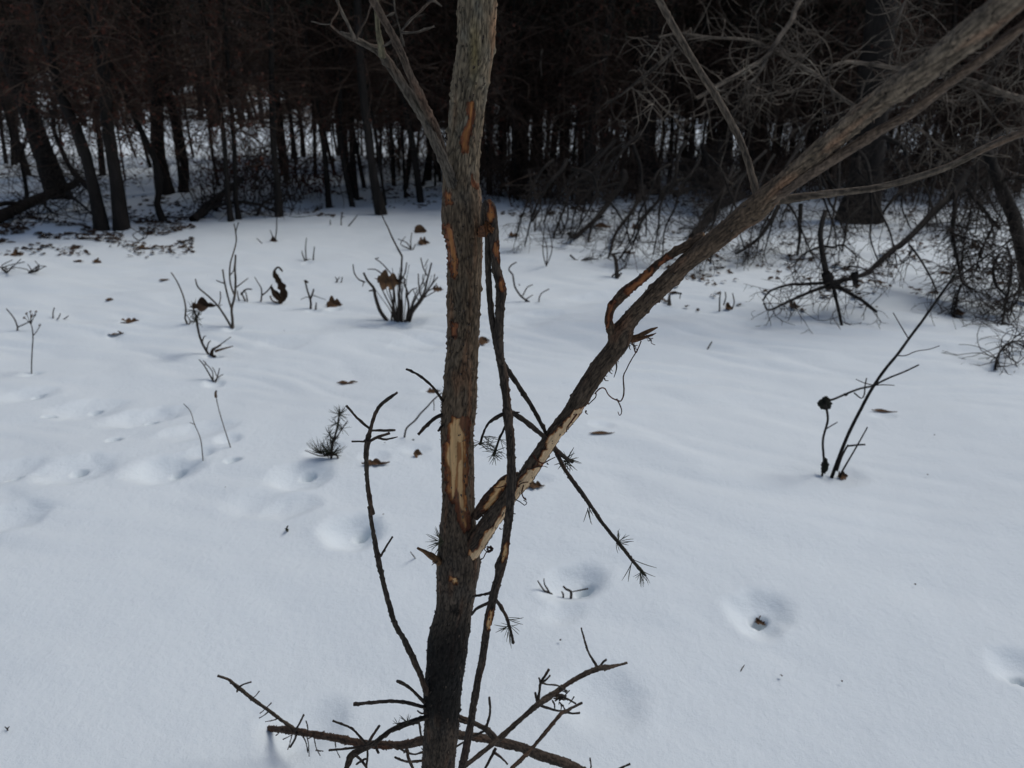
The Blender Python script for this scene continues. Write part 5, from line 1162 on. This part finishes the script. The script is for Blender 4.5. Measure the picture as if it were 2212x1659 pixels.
bough('hanging_bough', 'dead curly bough hanging vertically between the star-shaped bough and the right tree', 'branch',
      [(ZB, [(1600, 420), (1590, 620), (1575, 800), (1610, 1000), (1640, 1140), (1665, 1245)], 6.4, 5.6, 10, 5), (ZB, [(1650, 1250), (1620, 1350), (1590, 1480), (1575, 1550)], 5.6, 5.5, 5, 4), (ZB, [(1670, 1250), (1760, 1300), (1850, 1340)], 5.6, 5.5, 4, 2), (ZB, [(1700, 400), (1800, 520), (1900, 650), (2000, 760)], 6.2, 6.0, 9, 7), (ZB, [(1740, 600), (1690, 800), (1660, 1000), (1650, 1150)], 6.1, 5.9, 4, 3), (ZB, [(1580, 800), (1700, 840), (1830, 870)], 5.9, 5.9, 4, 3), (ZB, [(1950, 700), (1850, 900), (1800, 1050), (1830, 1140)], 6, 5.8, 5, 2)],
      330, 600, .32, curl=.17, grav=-.10, seed=51)
RT = bough('leaning_pine', 'rough-barked pine leaning out of the right edge with curly dead boughs', 'tree',
      [(ZB, [(1850, -40), (1900, 120), (1990, 350), (2080, 560), (2150, 760), (2190, 930), (2240, 1150), (2290, 1350), (2330, 1560)], 7.0, 5.6, 22, 30), (ZB, [(2060, 920), (2100, 1050), (2095, 1200), (2060, 1380), (2030, 1520), (2015, 1650), (2010, 1760)], 5.8, 5.0, 5, 5), (ZB, [(1990, 980), (1940, 1100), (1945, 1230), (2010, 1310), (2080, 1380)], 5.8, 5.4, 6, 4), (ZB, [(2180, 1240), (2150, 1400), (2050, 1500)], 5.6, 5.4, 4, 3),
       (R6, [(2025, 735), (2040, 650), (2085, 585), (2140, 550), (2230, 545)], 4.3, 4.6, 5, 3), (R6, [(2180, 660), (2212, 590), (2260, 500)], 4.6, 4.7, 6, 5), (ZB, [(2000, 340), (2120, 300), (2300, 340)], 6.6, 6.4, 9, 5)],
      420, 760, .36, curl=.18, grav=-.09, seed=52)
bough('lichened_bough', 'pale lichened dead bough reaching down-left at the upper right', 'branch',
      [(R3, [(800, -40), (740, 60), (720, 130), (640, 240), (560, 360), (440, 440), (280, 530), (180, 590), (100, 635)], 6.2, 5.2, 12, 8), (R3, [(820, 360), (640, 340), (460, 260), (200, 240), (0, 215), (-140, 240)], 6.0, 5.6, 7, 4), (R3, [(560, 380), (500, 480), (420, 570), (370, 700), (340, 760)], 5.6, 5.5, 7, 4), (R3, [(430, 560), (560, 540), (700, 550)], 5.6, 5.6, 4, 2.5), (R3, [(1150, 700), (1000, 600), (900, 500), (780, 420), (600, 330)], 5.4, 5.8, 9, 5)],
      100, 250, .5, curl=.17, seed=53, m=M_greytwig, rmin=.0028)
bough('curly_bough', 'pale curly dead bough crossing behind the thick limb at the right', 'branch',
      [(R3, [(2300, 660), (2180, 630), (2050, 590), (1900, 530), (1750, 490), (1600, 470), (1400, 440), (1200, 410), (1050, 400), (930, 450)], 5.8, 5.3, 14, 6), (R3, [(2212, 180), (2100, 300), (2000, 480), (1950, 560)], 5.7, 5.7, 6, 4), (R3, [(1760, 530), (1900, 600), (1980, 700), (2100, 830), (2220, 860)], 5.6, 5.4, 5, 3), (R3, [(1500, 800), (1650, 920), (1720, 1010)], 5.4, 5.4, 6, 4), (R3, [(1400, 350), (1600, 310), (1800, 330)], 5.6, 5.6, 5, 3), (R3, [(1250, 300), (1380, 160), (1440, 20), (1500, -60)], 5.7, 5.9, 6, 4)],
      130, 330, .5, curl=.18, seed=54, m=M_greytwig, rmin=.0028)
bough('pale_dead_branch', 'thin pale dead branch hanging in front of the wood right of the trunk', 'branch',
      [(R2, [(1720, 665), (1800, 615), (1870, 560), (1930, 510), (2000, 460), (2070, 400), (2120, 345), (2160, 300)], 4.2, 4.0, 4.5, 6), (R2, [(1870, 560), (1950, 620), (2020, 700), (2090, 780)], 4.1, 4.1, 3, 2), (R2, [(1930, 510), (2010, 620), (2100, 720), (2212, 800)], 4.1, 4.1, 3, 2)],
      26, 30, .25, curl=.22, seed=55, m=M_greytwig)
# pine cone on the curly bough
pc = P3(*R3(2050, 640), 5.7); root = thing('pine_cone', 'closed dark pine cone on the pale curly bough at the right edge', 'pine cone', pc)
V = []
for i in range(16):
    t = i / 15
    for j in range(14):
        a = 2 * math.pi * (j + .5 * (i % 2)) / 14; r = .026 * math.sin(math.pi * min(.98, t * .9 + .08)) ** .8 * (1 + (.22 if (i + j) % 2 else -.1)); V.append((math.cos(a) * r, math.sin(a) * r, (.5 - t) * .075))
link('scales', mesh('scales', np.array(V), grid_quads(16, 14), mat=M_trunk, smooth=False), root)
# small loose bits at the wood's edge
for k, (lab, bv) in enumerate([('dead twig sprawled on the snow left of the kinked stem', (300, 520)), ('short straight twig lying on the snow under the two left stems', (255, 505)), ('twiggy tuft at the far left edge of the open snow', (15, 590)), ('wispy tuft of dry grass beside the twiggy tuft at the left', (62, 590))]):
    q = [[(0, 0), (random.uniform(-25, 25), -random.uniform(5, 18)), (random.uniform(-40, 40), -random.uniform(8, 34))] for _ in range([3, 2, 9, 8][k])]
    if k == 1: q = [[(-10, -6), (4, 0), (16, 6)], [(6, 1), (12, -6)]]
    plant('dry_twig', lab, 'twig', bv, [((lambda x, y, bv=bv: (bv[0] + x, bv[1] + y)), s_, 2.6, 1.6) for s_ in q], spread=.15)
for i, (u, v, n) in enumerate([(1150, 480, 5), (1180, 575, 3), (1210, 505, 4), (1000 + 155, 500, 3)]):
    lab = ['spray of long thin stems arching right of the pine near the wood', 'two long wavy stems rising from the snow right of the hanging branch', 'thin dead stems bending left under the leftmost bough', 'short upright dry stems with a leaf at their foot right of the pine'][i]
    P_ = [[(0, 0), (random.uniform(-8, 20), -40), (random.uniform(-20, 50), -random.uniform(70, 140))] for _ in range(n)]
    plant('tall_grass', lab, 'plant', (u, v), [((lambda x, y, u=u, v=v: (u + x, v + y)), s_, 2.6, 1.6) for s_ in P_], spread=.3)

# more dead boughs hanging into the tangle at the right
for i in range(15):
    u0 = 1240 + i * 68 + random.uniform(-25, 25); D0 = random.uniform(6.8, 10.2); vv = random.uniform(300, 400); g1 = D0 - random.uniform(.4, 1.6)
    L_ = []
    for k in range(3):
        a, b = u0 + random.uniform(-30, 30), vv + random.uniform(-30, 20); sx = random.choice([-1, -1, 1]) * random.uniform(40, 150)
        gy = float(proj(np.array([[0, g1, .12]]))[0, 1]); n = 5
        L_.append(((lambda x, y: (x, y)), [(a + sx * (j / n) ** .8 + random.uniform(-9, 9), b + (gy - b) * (j / n) ** 1.3 + random.uniform(-8, 8)) for j in range(n + 1)], D0, g1, random.uniform(6, 10), 2.6))
    bough('dead_bough', 'dark dead bough with curly twigs drooping in the tangle under the right-hand trees', 'branch', L_, 70, 170, .36, curl=.16, grav=-.11, seed=200 + i, group='dead boughs tangled under the right-hand trees')

# extra thin shoots in the shrub, bark shreds and fuller tufts on the pine
random.seed(99)
sh = [o for o in bpy.data.objects if o.name.startswith('leafless_shrub')][0]; sb = np.array(sh.location)
for k in range(22):
    bx_ = random.uniform(1850, 1975); tx = bx_ + (bx_ - 1905) * random.uniform(.6, 4.2); ty = random.uniform(330, 560)
    pts = [(bx_, 815), (bx_ + (tx - bx_) * .3, 815 + (ty - 815) * .4), (bx_ + (tx - bx_) * .75 + random.uniform(-15, 15), 815 + (ty - 815) * .75), (tx, ty)]
    dD = random.uniform(-.22, .22); P = [P3(*Z8(x, y), sb[1] + dD * i / 3) for i, (x, y) in enumerate(pts)]
    simple('stem', P, [2.0 / F * depth(P[0]) * (1 - .2 * i) * .6 for i in range(4)], sh, sb, M_stem, ds=.02)
for k in range(16):
    t = random.random(); fn, (x, y) = (Z6, (330 + 190 * t + random.uniform(-10, 15), 1370 - 330 * t)) if k < 9 else (Z4, (1130 - 900 * t, 260 + 1220 * t + random.uniform(-15, 10)))
    a = random.uniform(-2.2, -.6); l = random.uniform(14, 46)
    curve_strip('bark_shred', fn, [(x, y), (x + math.cos(a) * l * .5, y - math.sin(a) * l * .5), (x + math.cos(a + .6) * l, y - math.sin(a + .6) * l)], 1.105, 3.2, 1.2, pine, (.075, .035, .022))
for k in range(14):
    t = random.random(); x, y = (700 + 60 * t, 940 + 60 * t) if k % 2 else (585 + 30 * t, 1005 + 30 * t); a = random.uniform(-2.4, -.9); l = random.uniform(15, 55)
    curve_strip('bark_shred', Z6, [(x, y), (x + math.cos(a) * l * .5 + 4, y - math.sin(a) * l * .5), (x + math.cos(a + .8) * l, y - math.sin(a + .8) * l)], 1.10, 2.6, 1.0, pine, (.08, .035, .022))
needles(R5, 1470, 1320, 1.16, range(0, 360, 28), 75, wd=5)
needles(R5, 960, 1215, 1.04, range(-60, 220, 22), 62, wd=4)
needles(R5, 1000, 1265, 1.045, range(180, 400, 22), 62, wd=4)
needles(R8, 1560, 395, 1.19, range(215, 340, 16), 90, wd=5)
needles(R8, 1400, 210, 1.18, range(-90, 110, 25), 75, wd=5)
needles(R8, 705, 745, 1.05, range(170, 380, 24), 75, wd=5)
needles(R8, 270, 205, 1.10, range(110, 260, 14), 95, wd=4)
